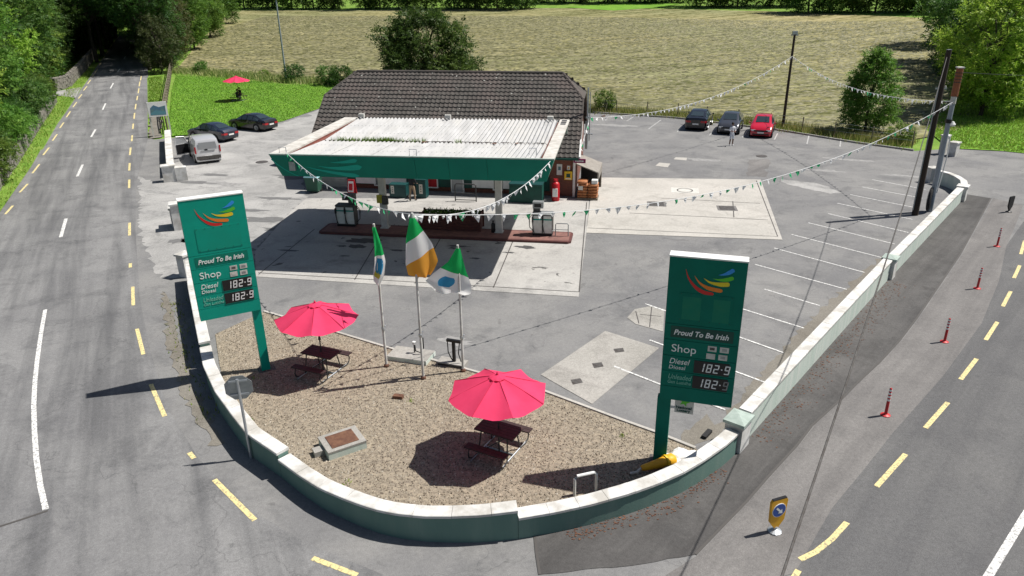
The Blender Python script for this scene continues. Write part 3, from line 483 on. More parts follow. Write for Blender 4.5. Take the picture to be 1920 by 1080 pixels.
def pillar(root, x, y, rz, h, wx=.5, wy=.5, matc='cap_green', mats='wall_white', name='pillar', z=0):
    MB().box(-wx / 2, wx / 2, -wy / 2, wy / 2, -.05, h - .12).build(name, mats, root, loc=(x, y, z), rz=rz)
    c = MB(); a, b_ = wx / 2 + .055, wy / 2 + .055; c.box(-a, a, -b_, b_, h - .12, h - .03); c.add([(-a, -b_, h - .03), (a, -b_, h - .03), (a, b_, h - .03), (-a, b_, h - .03), (0, 0, h + .05)], [(0, 1, 4), (1, 2, 4), (2, 3, 4), (3, 0, 4)]); c.build(name + '_cap', matc, root, loc=(x, y, z), rz=rz)
WA = [(-14.4, 30.1), (-13.0, 27.0), (-11.8, 24.5), (-10.62, 22.05)]
WB = [(-10.6, 22.0), (-10.0, 20.75), (-9.0, 19.1), (-8.0, 17.75), (-7.3, 16.85), (-6.2, 15.9)]
WC = [(-6.19, 15.89), (-5.45, 15.18), (-4.75, 14.58), (-3.94, 14.07), (-3.35, 13.75), (-2.8, 13.54), (-2.11, 13.4), (-1.43, 13.35), (-.76, 13.35), (.06, 13.44)]
WD = [(.07, 13.445), (.92, 13.63), (1.8, 13.88), (2.71, 14.22), (3.46, 14.57), (4.26, 15.03), (4.91, 15.52), (5.62, 16.14), (6.08, 16.62)]
e = empty('curved_wall', (0, 0, 0), 0, 'low green wall with white coping curving round the gravel bed', 'wall')
wall_run(e, WA, .97, .95, 'wall_green', .75); wall_run(e, WB, .8, .78, 'wall_green', .75); wall_run(e, WC, .6, .86, 'wall_green', .9); wall_run(e, WD, .64, .72, 'wall_green', .75)
pillar(e, -14.75, 30.75, -.45, 1.12, .45, .5, 'wall_white')
e = empty('roadside_wall', (0, 0, 0), 0, 'long straight white and pale green wall between the parking bays and the footpath', 'wall')
pillar(e, 6.2, 17.02, .88, .98, .62, .5); wall_run(e, [(6.6, 17.3), (16.25, 29.0)], .93, .93, 'wall_mint', .9); pillar(e, 16.4, 29.35, .88, 1.0, .55, .5); wall_run(e, [(16.78, 29.6), (26.1, 40.65)], .9, .86, 'wall_mint', .9)
pillar(e, 26.35, 41.1, .88, .95, .6, .5, 'wall_white'); wall_run(e, [(26.75, 41.35), (27.3, 42.4), (27.55, 43.5), (27.5, 44.4), (27.2, 45.1)], .85, .85, 'wall_mint', .9); pillar(e, 26.9, 45.4, .2, 1.0, .55, .5, 'wall_white')
p = at(1786, 292); e = empty('gate_pier', (p.x, p.y, 0), .7, 'short white gate pier by the far right entrance beside the grass', 'pier')
pillar(e, 0, 0, 0, 1.05, .62, .5, 'wall_white', name='pier'); pillar(e, .1, .75, 0, 1.45, .45, .45, 'wall_white', name='rear_pier')
p = at(321, 342); e = empty('entrance_wall', (0, 0, 0), 0, 'white wall ending in a pier beside the silver van', 'wall')
wall_run(e, [(-29.5, 62.6), (-26.4, 55.6), (-23.6, 49.4)], .95, .95, 'wall_white', .9, .4); pillar(e, -23.15, 48.5, .42, 1.15, .8, .62, 'wall_white', name='pier'); MB().box(-.35, .35, -.28, .28, 0, .92).build('side_block', 'wall_white', e, loc=(-22.42, 48.75, 0), rz=.42)
e = empty('gate_pier', (-18.0, 37.8, 0), .42, 'white capped pier standing behind the tall left price sign', 'pier')
pillar(e, 0, 0, 0, 1.5, .62, .62, 'wall_white', name='pier'); pillar(e, -.15, .72, 0, 1.1, .5, .6, 'wall_white', name='rear_pier')
# ================================================================== THE SHOP
BA = -.2007; BO = Vector((3.94, 43.2, 0)); bc, bs = math.cos(BA), math.sin(BA)
def onwall(px, py, yl=0.0):
    r = ROT @ np.array([px - 960, 540 - py, -FPX]); o = np.array([-BO.x, -BO.y, CAMH])
    ox, oy = o[0] * bc + o[1] * bs, -o[0] * bs + o[1] * bc; rx, ry = r[0] * bc + r[1] * bs, -r[0] * bs + r[1] * bc
    t = (yl - oy) / ry; return ox + rx * t, CAMH + r[2] * t
def wbox(px0, py0, px1, py1, y0, y1, yl=None):
    a, b_ = onwall(px0, py1, y0 if yl is None else yl), onwall(px1, py0, y0 if yl is None else yl); return MB().box(a[0], b_[0], y0, y1, a[1], b_[1])
shop = empty('shop_building', BO, BA, 'low brick shop with dark tiled half hipped roof behind the canopy', 'building')
WL, DEP, EZ, PT = 17.0, 10.9, 2.42, 0.7265
MB().box(-WL, 0, 0, DEP, -.05, EZ + .12).build('wall', 'brick', shop)
for xg in (0, -WL):
    MB().add([(xg, .1, EZ + .1), (xg, DEP - .1, EZ + .1), (xg, DEP / 2 + 2.2, 4.9), (xg, DEP / 2 - 2.2, 4.9)], [(0, 1, 2, 3)]).build('gable', 'brick', shop)
def tiles(side, courses, span):
    """interlocking rolled tiles laid course over course; side=1 front slope, -1 rear slope"""
    mb = MB(); SL = (DEP / 2 + .38) / math.cos(math.atan(PT)); zr = EZ + (DEP / 2 + .38) * PT
    for c in range(courses):
        s0, s1 = SL * c / courses - .03, SL * (c + 1) / courses + .015; y0, y1 = [q * math.cos(math.atan(PT)) - .38 for q in (s0, s1)]; z0, z1 = [EZ + (q + .38) * PT for q in (y0, y1)]
        ins = max(0, (z0 + .1 - 5.3) / (zr - 5.3)) * 1.8; xa, xb = -WL - .22 + ins, .22 - ins * .8; n = int((xb - xa) / .075); L = []
        for i in range(n + 1):
            x = xa + (xb - xa) * i / n; ph = ((x + 40) / .3) % 1.0; roll = .05 * max(0, math.sin(math.pi * min(1, ph / .55))) if ph < .55 else 0.0
            jig = .006 * math.sin(int((x + 40) / .3) * 12.9 + c * 7.7); L.append((x, roll + jig))
        yy = (lambda q: q) if side == 1 else (lambda q: DEP - q)
        k = len(mb.v); m = len(L)
        mb.v += [(x, yy(y0 - .02), z0 + .012) for x, r in L] + [(x, yy(y0 - .012), z0 + .085 + r) for x, r in L] + [(x, yy(y1), z1 + .02 + r) for x, r in L]
        mb.f += [(k + r * m + i, k + r * m + i + 1, k + (r + 1) * m + i + 1, k + (r + 1) * m + i) if side == 1 else (k + r * m + i, k + (r + 1) * m + i, k + (r + 1) * m + i + 1, k + r * m + i + 1) for r in range(2) for i in range(m - 1)]
    return mb
roof = tiles(1, 20, 1).build('roof', 'tile', shop, smooth=50, fix=False); roof['kind'] = 'stuff'
rr_ = tiles(-1, 12, 1).build('rear_roof', 'tile', shop, smooth=50, fix=False); rr_['kind'] = 'stuff'
zr = EZ + (DEP / 2 + .38) * PT
for sx, x0 in ((1, .22), (-1, -WL - .22)):
    xi = x0 - sx * (1.45 if sx == 1 else 1.8); yv = (5.3 - EZ) / PT - .38
    MB().add([(x0 + sx * .06, yv, 5.27), (x0 + sx * .06, DEP - yv, 5.27), (xi, DEP / 2, zr + .03)], [(0, 1, 2)]).build('hip_slope', 'tile', shop)
    for a, b_ in (((x0, yv, 5.3), (xi, DEP / 2, zr + .04)), ((x0, DEP - yv, 5.3), (xi, DEP / 2, zr + .04))):
        for q in range(8):
            A = Vector(a).lerp(Vector(b_), q / 8); B_ = Vector(a).lerp(Vector(b_), (q + .96) / 8); MB().tube([A, B_], .1, 7, .085).build('hip_tile', 'tile', shop)
    for y0, y1 in ((-.4, yv), (DEP + .4, DEP - yv)):
        mb = MB(); z0, z1 = EZ - .02, 5.3; mb.hexa([(x0 - .05, y0, z0 - .1), (x0 + .06, y0, z0 - .1), (x0 + .06, y1, z1 - .1), (x0 - .05, y1, z1 - .1), (x0 - .05, y0, z0 + .07), (x0 + .06, y0, z0 + .07), (x0 + .06, y1, z1 + .07), (x0 - .05, y1, z1 + .07)]); mb.build('verge', 'tile', shop)
nrt = 32
for q in range(nrt):
    x0 = -WL - .22 + 1.8 + (WL + .44 - 3.25) * q / nrt; MB().tube([(x0, DEP / 2, zr + .035), (x0 + (WL + .44 - 3.25) / nrt * .97, DEP / 2, zr + .035 + rnd.uniform(0, .012))], .115, 8, .1).build('ridge_tile', 'tile', shop)
li = MB()
for q in range(230):
    x = rnd.uniform(-WL, 0); t = rnd.uniform(.15, .98); y = -.38 + t * (DEP / 2 + .38); z = EZ + (y + .38) * PT + .07
    if z > 5.3 and (x > -1.8 or x < -WL + 1.8): continue
    r = rnd.choice((.025, .03, .04, .06)); li.add([(x + r * rnd.uniform(.6, 1.3) * math.cos(a), y + r * .9 * math.sin(a), z + r * .9 * math.sin(a) * PT + .02) for a in (0, 1, 2.1, 3.1, 4.2, 5.2)], [(0, 1, 2, 3, 4, 5)])
li = li.build('lichen', 'lichen', shop); li['kind'] = 'stuff'
MB().box(-WL - .2, .2, -.5, -.38, EZ - .1, EZ + .01).build('gutter', 'dark_green', shop); MB().box(-WL - .2, .2, -.37, -.02, EZ - .13, EZ - .05).build('soffit', 'off_white', shop)
MB().box(-.14, .0, -.2, -.06, 0, EZ - .1).build('downpipe', 'white', shop); MB().hexa([(.2, -.42, EZ - .25), (.3, -.42, EZ - .25), (.3, 2.1, 4.05), (.2, 2.1, 4.05), (.2, -.42, EZ + .12), (.3, -.42, EZ + .12), (.3, 2.1, 4.2), (.2, 2.1, 4.2)]).build('bargeboard', 'white', shop)
for o_ in shop.children:                                     # the gables run a little off square to the front
    for v_ in o_.data.vertices: v_.co.x -= .06 * v_.co.y
# joinery and boards on the front
wbox(601, 328, 651, 356, -.05, .02).build('roller_door', 'off_white', shop)
a, b_ = onwall(601, 356, -.05), onwall(651, 328, -.05)
for q in range(7):
    z = a[1] + (b_[1] - a[1]) * (q + .5) / 7; MB().box(a[0] + .05, b_[0] - .05, -.075, -.05, z - .14, z + .1).build('shutter_slat', 'off_white', shop)
xa, _ = onwall(651, 340, -.18); xb, _ = onwall(1030, 350, -.18)
MB().box(xa, xb, -.14, -.02, .3, 1.15).build('lower_band', 'dark_green', shop); MB().box(xa, xb, -.14, -.02, 1.85, 2.3).build('sign_band', 'dark_green', shop)
for px0, px1 in ((668, 704.5), (723, 761.6), (885, 925), (943, 982)):
    x0, x1 = onwall(px0, 342, -.2)[0], onwall(px1, 342, -.2)[0]; MB().box(x0, x1, -.2, -.14, .36, .86).build('board_panel', 'white', shop)
for px0, px1, m in ((706, 721, 'glass'), (801, 821, 'red'), (849, 869, 'glass_pale'), (927, 941, 'glass'), (986, 1010, 'red')):
    x0, x1 = onwall(px0, 355, -.05)[0], onwall(px1, 355, -.05)[0]; zlo = 0.05 if px0 == 849 else .3
    w_ = MB().box(x0, x1, -.19, -.0, zlo, 1.72).build('window' if px0 != 849 else 'door', m, shop); f = MB()
    for X0, X1, Z0, Z1 in ((x0 - .07, x0, zlo - .07, 1.74), (x1, x1 + .07, zlo - .07, 1.74), (x0, x1, zlo - .07, zlo), (x0, x1, 1.67, 1.74)): f.box(X0, X1, -.21, -.01, Z0, Z1)
    f.build('frame', 'white', w_)
wbox(1043.7, 308, 1054, 328, -.03, -.005).build('poster', 'white', shop); wbox(1046.5, 312.5, 1051.5, 319, -.04, -.03).build('poster_print', 'poster_blue', shop); wbox(1063, 311, 1069, 319, -.03, -.005).build('notice', 'white', shop); wbox(1065, 313.5, 1067.4, 316.5, -.035, -.03).build('notice_print', 'amber', shop)
x0, z0 = onwall(1058, 337, -.2); x1, z1 = onwall(1073, 322, -.2)
d = empty('defibrillator_box', shop.matrix_basis @ Vector((x0, -.01, z0)), BA, 'yellow wall box with a dark window on the brick wall', 'cabinet'); W_, H_ = x1 - x0, z1 - z0
MB().box(0, W_, -.2, 0, 0, H_).build('case', 'yellow', d); MB().box(W_ * .25, W_ * .75, -.206, -.2, H_ * .3, H_ * .75).build('window', 'dark_green', d); MB().box(W_ * .15, W_ * .85, -.204, -.2, H_ * .08, H_ * .2).build('label_strip', 'white', d)
# gable corner: mast, purple sign, lean-to
mast = empty('mast', shop.matrix_basis @ Vector((.4, 2.6, 0)), BA, 'grey twin pole mast strapped to the right gable of the shop', 'pole')
MB().tube([(0, 0, 2.4), (0, 0, 6.15)], .055, 8).build('pole', 'galv', mast); MB().tube([(.13, 0, 2.9), (.13, 0, 5.9)], .03, 8).build('cable_pipe', 'grey_metal', mast); MB().box(-.1, .2, -.06, .06, 4.3, 4.4).build('bracket', 'galv', mast); MB().box(-.12, .02, -.09, .09, 2.4, 4.1).build('cable_box', 'grey_metal', mast)
MB().box(-.2, .35, -.06, .06, 3.3, 3.36).build('bracket', 'galv', mast)
ps = empty('projecting_sign', shop.matrix_basis @ Vector((.02, -.42, 2.18)), BA, 'small purple projecting sign at the right corner of the shop', 'sign')
MB().box(-.1, .62, -.05, .05, 0, .24).build('board', 'purple', ps)
for i, (x0, x1) in enumerate(((0, .08), (.1, .16), (.18, .28), (.3, .36), (.38, .5))): MB().box(x0, x1, -.056, -.05, .09, .15).build('lettering', 'letter', ps)
sh = empty('lean_to', shop.matrix_basis @ Vector((.06, .35, 0)), BA, 'small lean-to shelter with a sloping felt roof on the shop gable', 'shelter')
MB().hexa([(0, -.5, 2.0), (1.35, -.5, 1.5), (1.35, 2.2, 1.5), (0, 2.2, 2.0), (0, -.5, 2.06), (1.35, -.5, 1.56), (1.35, 2.2, 1.56), (0, 2.2, 2.06)]).build('roof', 'roof_felt', sh)
for x, y in ((1.3, -.42), (1.3, 2.1)): MB().box(x - .04, x + .04, y - .04, y + .04, 0, 1.5).build('post', 'fence_wood', sh)
MB().box(.02, 1.3, 2.1, 2.14, 0, 1.5).build('back_panel', 'black', sh); MB().hexa([(1.28, -.48, 1.1), (1.36, -.48, 1.1), (1.36, 2.18, 1.1), (1.28, 2.18, 1.1), (1.28, -.48, 1.5), (1.36, -.48, 1.5), (1.36, 2.18, 1.5), (1.28, 2.18, 1.5)]).build('side_board', 'roof_felt', sh)
st = empty('fuel_bag_stack', shop.matrix_basis @ Vector((.2, -.75, 0)), BA, 'stack of orange brown fuel bags on a pallet at the shop corner', 'bags')
MB().box(0, 1.25, -.05, .85, 0, .12).build('pallet', 'fence_wood', st)
for r in range(6):
    for c_ in range(2):
        if r == 5 and c_: continue
        x0 = .02 + .62 * c_ + rnd.uniform(-.03, .03); z0 = .12 + r * .17; m = MB()
        for k_, (zz, g) in enumerate(((0, .05), (.05, 0), (.12, 0), (.17, .06))):
            m.v += [(x0 + g, g, z0 + zz), (x0 + .58 - g, g, z0 + zz), (x0 + .58 - g, .8 - g, z0 + zz), (x0 + g, .8 - g, z0 + zz)]
        m.f += [(k_ * 4 + i, k_ * 4 + (i + 1) % 4, k_ * 4 + 4 + (i + 1) % 4, k_ * 4 + 4 + i) for k_ in range(3) for i in range(4)] + [(3, 2, 1, 0), (12, 13, 14, 15)]
        m.build('bag', 'bag_brown', st, smooth=60)
MB().box(.08, .35, -.03, .0, .62, .86).build('bag_label', 'off_white', st)
MB().box(.85, 1.2, .1, .5, .97, 1.2).build('white_sack', 'white', st)
# things standing along the shop front
def front(name, px0, px1, pyb, h, dep, lab, cat, yl=None):
    za, zb_ = onwall(px0, pyb, -.2)[1], onwall(px0, pyb, -1.2)[1]; yl = min(-.5, -.2 + za / (zb_ - za)); h = max(.5, onwall(px0, h, yl)[1]) if h > 10 else h
    xl = onwall(px0, pyb, yl)[0]; xr = onwall(px1, pyb, yl)[0]; e_ = empty(name, shop.matrix_basis @ Vector(((xl + xr) / 2, yl, 0)), BA, lab, cat); return e_, (xr - xl) / 2, h, dep
e, a, h, dp = front('wheelie_bin', 573, 598, 362, 1.1, .6, 'dark green wheeled bin with a blue rim at the left end of the shop', 'bin')
m = MB(); m.hexa([(-a * .8, .05, .12), (a * .8, .05, .12), (a * .8, dp, .12), (-a * .8, dp, .12), (-a, 0, 1.0), (a, 0, 1.0), (a, dp + .1, 1.0), (-a, dp + .1, 1.0)]); m.build('body', 'bin_green', e); m = MB(); m.hexa([(-a - .03, -.04, 1.0), (a + .03, -.04, 1.0), (a + .03, dp + .14, 1.0), (-a - .03, dp + .14, 1.0), (-a * .9, 0, 1.1), (a * .9, 0, 1.1), (a * .9, dp + .1, 1.14), (-a * .9, dp + .1, 1.14)]); m.build('lid', 'cyan_pale', e)
for s_ in (-1, 1): MB().lathe([(.1, -.03), (.1, .03)], (s_ * a * .8, dp, .1), 10, 'x').build('wheel', 'rubber', e)
e, a, h, dp = front('pavement_board', 655, 667, 364, .8, .5, 'red and white folding notice board in front of the shop', 'board')
for s_ in (-1, 1):
    m = MB(); m.hexa([(-a, s_ * .25 - .02, 0), (a, s_ * .25 - .02, 0), (a, s_ * .25 + .02, 0), (-a, s_ * .25 + .02, 0), (-a, s_ * .03 - .02, .95), (a, s_ * .03 - .02, .95), (a, s_ * .03 + .02, .95), (-a, s_ * .03 + .02, .95)]); m.build('leaf', 'red', e)
MB().hexa([(-a * .8, -.24, .2), (a * .8, -.24, .2), (a * .8, -.22, .2), (-a * .8, -.22, .2), (-a * .8, -.08, .85), (a * .8, -.08, .85), (a * .8, -.06, .85), (-a * .8, -.06, .85)]).build('print', 'white', e)
MB().hexa([(-a * .6, -.225, .3), (a * .6, -.225, .3), (a * .6, -.215, .3), (-a * .6, -.215, .3), (-a * .6, -.115, .72), (a * .6, -.115, .72), (a * .6, -.105, .72), (-a * .6, -.105, .72)]).build('print', 'red', e)
def cabinet(name, px0, px1, pyb, h, dp, lab, cat, mat, lbl=None, yl=-.8):
    e_, a_, h_, d_ = front(name, px0, px1, pyb, h, dp, lab, cat); MB().box(-a_, a_, 0, d_, .04, h_).build('case', mat, e_); MB().box(-a_ - .02, a_ + .02, -.02, d_ + .02, h_, h_ + .05).build('top', 'teal_dark', e_); MB().box(-a_ + .05, a_ - .05, -.015, 0, .15, h_ - .12).build('door_panel', mat, e_)
    MB().box(-a_ * .7, a_ * .7, .02, d_ - .02, 0, .04).build('foot', 'black', e_)
    if lbl:
        MB().box(*lbl[:2], -.025, -.015, *lbl[2:]).build('instruction_panel', 'off_white', e_)
        for k_ in range(3): MB().lathe([(.035, -.034), (.035, -.025)], ((lbl[0] + lbl[1]) / 2, 0, lbl[2] + (lbl[3] - lbl[2]) * (.25 + .25 * k_)), 8, 'y').build('dial', 'black', e_)
    return e_
cabinet('air_machine', 731, 762, 371, 347, .55, 'wide dark teal cabinet with a white dial panel left of the man', 'machine', 'teal_dark', (-.42, -.22, .28, .78))
cabinet('vending_machine', 781, 799, 372, 338, .6, 'upright dark teal machine with a white dial panel right of the man', 'machine', 'teal_dark', (-.1, .12, .3, .9))
cabinet('storage_bunker', 955, 1016, 380, 346, .75, 'wide dark green storage bunker by the shop wall right of the canopy column', 'bunker', 'dark_green')
e, a, h, dp = front('red_gas_cabinet', 1033, 1048, 378, 1.3, .4, 'rounded red canister with a white label standing by the brick corner', 'canister')
MB().lathe([(a * .95, 0), (a, .08), (a, 1.0), (a * .85, 1.1), (a * .45, 1.16), (a * .45, 1.28)], (0, .25, 0), 16).build('body', 'red', e, smooth=True); MB().box(-a * .6, a * .6, -.03, .06, .3, .8).build('label_panel', 'white', e); MB().tube([(-a * .5, .25, 1.16), (-a * .5, .25, 1.34), (a * .5, .25, 1.34), (a * .5, .25, 1.16)], .025, 6).build('handle', 'red', e)
e, a, h, dp = front('tube_barrier', 854, 893, 377, 1.05, .05, 'black tubular barrier frame in front of the shop door', 'barrier')
MB().tube([(-a, 0, 0), (-a, 0, 1.0), (-a + .1, 0, 1.08), (a - .1, 0, 1.08), (a, 0, 1.0), (a, 0, 0)], .035, 8).build('hoop', 'dark_metal', e, smooth=True); MB().tube([(-a, 0, .52), (a, 0, .5)], .028, 8).build('cross_bar', 'dark_metal', e); MB().tube([(-a, 0, .1), (a, 0, .1)], .025, 8).build('cross_bar', 'dark_metal', e)

# ================================================================== CANOPY
CA = -.145; CO = Vector((1.85, 30.4, 0)); can = empty('canopy', CO, CA, 'flat forecourt canopy with green fascia and white corrugated roof on two columns', 'canopy')
CW, CD, ZT, ZB = 12.75, 9.75, 5.15, 4.12
def loc_c(x, y):
    d_ = Vector((x - CO.x, y - CO.y)); c_, s_ = math.cos(CA), math.sin(CA); return d_.x * c_ + d_.y * s_, -d_.x * s_ + d_.y * c_
# fascia panels, one by one, slightly apart
xs = [-CW, -10.3, -7.75, -5.2, -2.65, 0]
xs = [-CW, -9.55, -6.1, -4.6, -2.9, 0]
SP = .34                                                   # the fascia leans out towards its top
def lean_panel(a0, a1, b0, b1): return MB().hexa([(*a0, ZB), (*a1, ZB), (a1[0] * 1.0, a1[1] + .06, ZB), (a0[0], a0[1] + .06, ZB), (*b0, ZT), (*b1, ZT), (b1[0], b1[1] + .06, ZT), (b0[0], b0[1] + .06, ZT)])
for i in range(5):
    l0 = xs[i] + (SP if i == 0 else .006); l1 = xs[i + 1] - (SP if i == 4 else .006); lean_panel((l0, SP), (l1, SP), (xs[i] + (0 if i == 0 else .006), 0), (xs[i + 1] - (0 if i == 4 else .006), 0)).build('fascia_panel', 'fascia_green', can)
for x0, x1, n_ in ((-.07, 0, 4), (-CW, -CW + .07, 4)):
    for i in range(n_):
        ya, yb = .07 + (CD - .07) * i / n_, .07 + (CD - .07) * (i + 1) / n_ - .01; sx_ = SP if x0 < -1 else -SP; yb0 = max(ya, SP + .07) if i == 0 else ya
        MB().hexa([(x0 + sx_, yb0, ZB), (x1 + sx_, yb0, ZB), (x1 + sx_, yb, ZB), (x0 + sx_, yb, ZB), (x0, ya, ZT), (x1, ya, ZT), (x1, yb, ZT), (x0, yb, ZT)]).build('fascia_panel', 'fascia_green', can)
MB().box(-CW + .08, -.08, CD - .08, CD, ZB + .3, ZT - .12).build('rear_fascia', 'gutter', can)
MB().box(-CW - .01, .01, -.012, .085, ZT, ZT + .05).build('edge_trim', 'cap_green', can)
MB().box(-CW + .45, -.45, .45, CD - .09, ZB + .08, ZB + .14).build('ceiling_lining', 'off_white', can)
MB().box(-CW - .02, -CW + .75, .09, CD, ZT - .03, ZT + .045).build('side_capping', 'gutter', can); MB().box(-CW + .75, -CW + .9, .09, CD - .05, ZT - .22, ZT - .12).build('side_gutter', 'rust_red', can); MB().box(-CW + .72, -CW + .752, .09, CD - .05, ZT - .22, ZT - .03).build('gutter_wall', 'rust_red', can)
MB().box(-.5, .02, .09, CD, ZT - .03, ZT + .045).build('side_capping', 'gutter', can); MB().box(-.62, -.5, .09, CD - .05, ZT - .22, ZT - .1).build('side_gutter', 'rust_red', can)
for i in range(3): MB().box(-.38, -.1, CD - .55 - .52 * i, CD - .2 - .52 * i, ZT + .045, ZT + .052).build('vent_opening', 'black', can)
def corr(x0, x1, y0, z0, y1, z1, n, ph=0.0):
    mb = MB(); k = 0; m = n * 6; L = [(x0 + (x1 - x0) * i / m, .045 * math.cos(2 * math.pi * i / 6 + ph)) for i in range(m + 1)]; rows = [(y0 + (y1 - y0) * t, z0 + (z1 - z0) * t) for t in (0, .33, .66, 1)]
    mb.v = [(x, y, z + r) for y, z in rows for x, r in L]; m1 = m + 1; mb.f = [(r * m1 + i, r * m1 + i + 1, (r + 1) * m1 + i + 1, (r + 1) * m1 + i) for r in range(3) for i in range(m)]; return mb
YM = 4.25; X0, X1 = -CW + .9, -.62; nsh = 6
for i in range(nsh):
    xa, xb = X0 + (X1 - X0) * i / nsh, X0 + (X1 - X0) * (i + 1) / nsh + .03
    corr(xa, xb, .1, ZT - .01, YM, ZT - .2 + .004 * (i % 2), 9).build('roof_sheet', 'sheet_white', can, smooth=60, fix=False); corr(xa, xb, YM + .1, ZT - .2 + .004 * (i % 2), CD - .02, ZT + .02, 9).build('roof_sheet', 'sheet_white', can, smooth=60, fix=False)
MB().box(X0, X1, YM - .12, YM + .22, ZT - .32, ZT - .25).build('valley_gutter', 'iron', can)
m = MB()
for q in range(110):
    x = rnd.uniform(-6.1, -5.4) if q < 20 else rnd.uniform(X0 + .1, X1 - .2); y = YM + .04 + rnd.uniform(-.05, .05); r = rnd.uniform(.03, .1); z = ZT - .19
    m.add([(x + 2.2 * r * math.cos(a_), y + r * .8 * math.sin(a_), z + rnd.uniform(0, .03)) for a_ in (0, 1, 2, 3.1, 4.2, 5.3)] + [(x, y, z + .05)], [(i, (i + 1) % 6, 6) for i in range(6)])
deb = m.build('gutter_moss', 'soil', can); deb['kind'] = 'stuff'
for y in (1.3, 2.8, 5.9, 7.6, 9.3):
    m = MB(); sl_ = (ZT - .01 - .19 * (y - .1) / (YM - .1)) if y < YM else (ZT - .2 + .22 * (y - YM) / (CD - YM))
    for i in range(54):
        x = X0 + (X1 - X0) * (i + .02) / 54 + .0; m.box(x - .022, x + .022, y - .022, y + .022, sl_ + .02, sl_ + .045)
    s_ = m.build('roof_screw', 'grey_metal', can); s_['kind'] = 'stuff'
for x0, x1, y0 in ((-6.8, -6.55, YM - .32), (-3.3, -3.1, YM - .4), (-1.4, -1.1, 1.0), (-2.2, -2.05, YM - .3)):
    m = MB(); m.add([(x0, y0, ZT - .135), (x1, y0, ZT - .135), (x1, y0 + .3, ZT - .148), (x0, y0 + .3, ZT - .148)], [(0, 1, 2, 3)]); m.build('rust_stain', 'rust', can)
for i, (cx, cy) in enumerate(((-6.72, 37.1), (-.62, 36.05))):
    x, y = loc_c(cx, cy); MB().box(x - .16, x + .16, y - .16, y + .16, .1, ZB + .1).build('column', 'off_white', can); MB().box(x - .22, x + .22, y - .22, y + .22, .1, .18).build('column_base', 'off_white', can)
# pale swoosh marks on the fascia
def swoosh(cx, cz, segs, y, parent, mat, name, thick=.004, slope=None):
    """a brush-like curved stroke: list of (x, z, half width)"""
    up, lo_ = [], []
    for i, (x, z, hw) in enumerate(segs):
        a_, b2 = segs[max(0, i - 1)], segs[min(len(segs) - 1, i + 1)]; t = Vector((b2[0] - a_[0], b2[1] - a_[1])).normalized(); up.append((cx + x - t.y * hw, cz + z + t.x * hw)); lo_.append((cx + x + t.y * hw, cz + z - t.x * hw))
    m = MB(); n_ = len(segs); yo = (lambda z_: y if slope is None else y + SP * (ZT - z_) / (ZT - ZB)); vs = [(x, yo(z) - thick, z) for x, z in up] + [(x, yo(z) - thick, z) for x, z in lo_]; m.add(vs, [(n_ + i, n_ + i + 1, i + 1, i) for i in range(n_ - 1)]); return m.build(name, mat, parent, fix=False)
def arc(x0, z0, x1, z1, sag, w0, w1, n_=14):
    out = []
    for i in range(n_ + 1):
        t = i / n_; x = x0 + (x1 - x0) * t; z = z0 + (z1 - z0) * t - sag * 4 * t * (1 - t) * (1.15 - .3 * t); hw = w0 + (w1 - w0) * min(1, t * 1.25)
        if t > .9: hw *= math.sqrt(max(.03, 1 - ((t - .9) / .1) ** 2))
        out.append((x, z, hw))
    return out
for a_ in ((-11.2, 4.62, -8.75, 4.2, .06, .01, .1), (-10.55, 4.66, -8.55, 4.66, .1, .01, .13), (-9.95, 4.86, -8.7, 4.98, .05, .01, .09), (-12.7, 4.95, -11.6, 4.12, .12, .03, .02)): swoosh(0, 0, arc(*a_), -.001, can, 'swoosh_pale', 'swoosh', .012, True)
for px, y, z, s in ((-11.95, .15, .62, -1), (-6.1, .15, .0, -1)): pass
MB().box(-11.9, -11.62, .05, .2, ZB + .32, ZB + .72).build('alarm_box', 'grey_metal', can)
for x, y in ((-12.2, .25), (-6.2, .25), (-1.0, .9)):
    MB().tube([(x - .16, y, ZT), (x - .16, y, ZT + .3), (x + .16, y, ZT + .3), (x + .16, y, ZT)], .018, 6).build('lamp_bracket', 'galv', can)
for x, y in ((-11.7, CD - .2), (-6.7, CD - .3), (-1.0, CD - .4)):
    lm = MB().box(x - .16, x + .16, y - .1, y + .12, ZT + .1, ZT + .28).build('floodlight', 'off_white', can); MB().box(x - .03, x + .03, y - .03, y + .03, ZT - .02, ZT + .1).build('floodlight_stem', 'galv', lm)
# weeds in the canopy gutter
def blades(name, P, h, mat, parent=None, lab=None, cat=None, wd=.02, spread=.5, kind='stuff', tint=(0, 1)):
    P = np.asarray(P, float); k = len(P); an = nr.uniform(0, 6.28, k); hh = h * nr.uniform(.5, 1.2, k); lean = nr.normal(0, spread, (k, 2)) * hh[:, None]; w2 = wd * nr.uniform(.6, 1.4, k)
    dx, dy = np.cos(an) * w2, np.sin(an) * w2; V = np.stack([P + np.stack([dx, dy, dx * 0], 1), P - np.stack([dx, dy, dx * 0], 1), P + np.stack([lean[:, 0], lean[:, 1], hh], 1)], 1).reshape(-1, 3)
    me = bpy.data.meshes.new(name); me.vertices.add(3 * k); me.vertices.foreach_set('co', V.ravel()); me.loops.add(3 * k); me.loops.foreach_set('vertex_index', np.arange(3 * k)); me.polygons.add(k); me.polygons.foreach_set('loop_start', np.arange(k) * 3); me.update(calc_edges=True)
    a_ = me.attributes.new('tint', 'FLOAT', 'FACE'); a_.data.foreach_set('value', nr.uniform(*tint, k)); me.materials.append(MATS[mat]); o = link(name, me, parent)
    return tag(o, lab, cat, kind=kind)
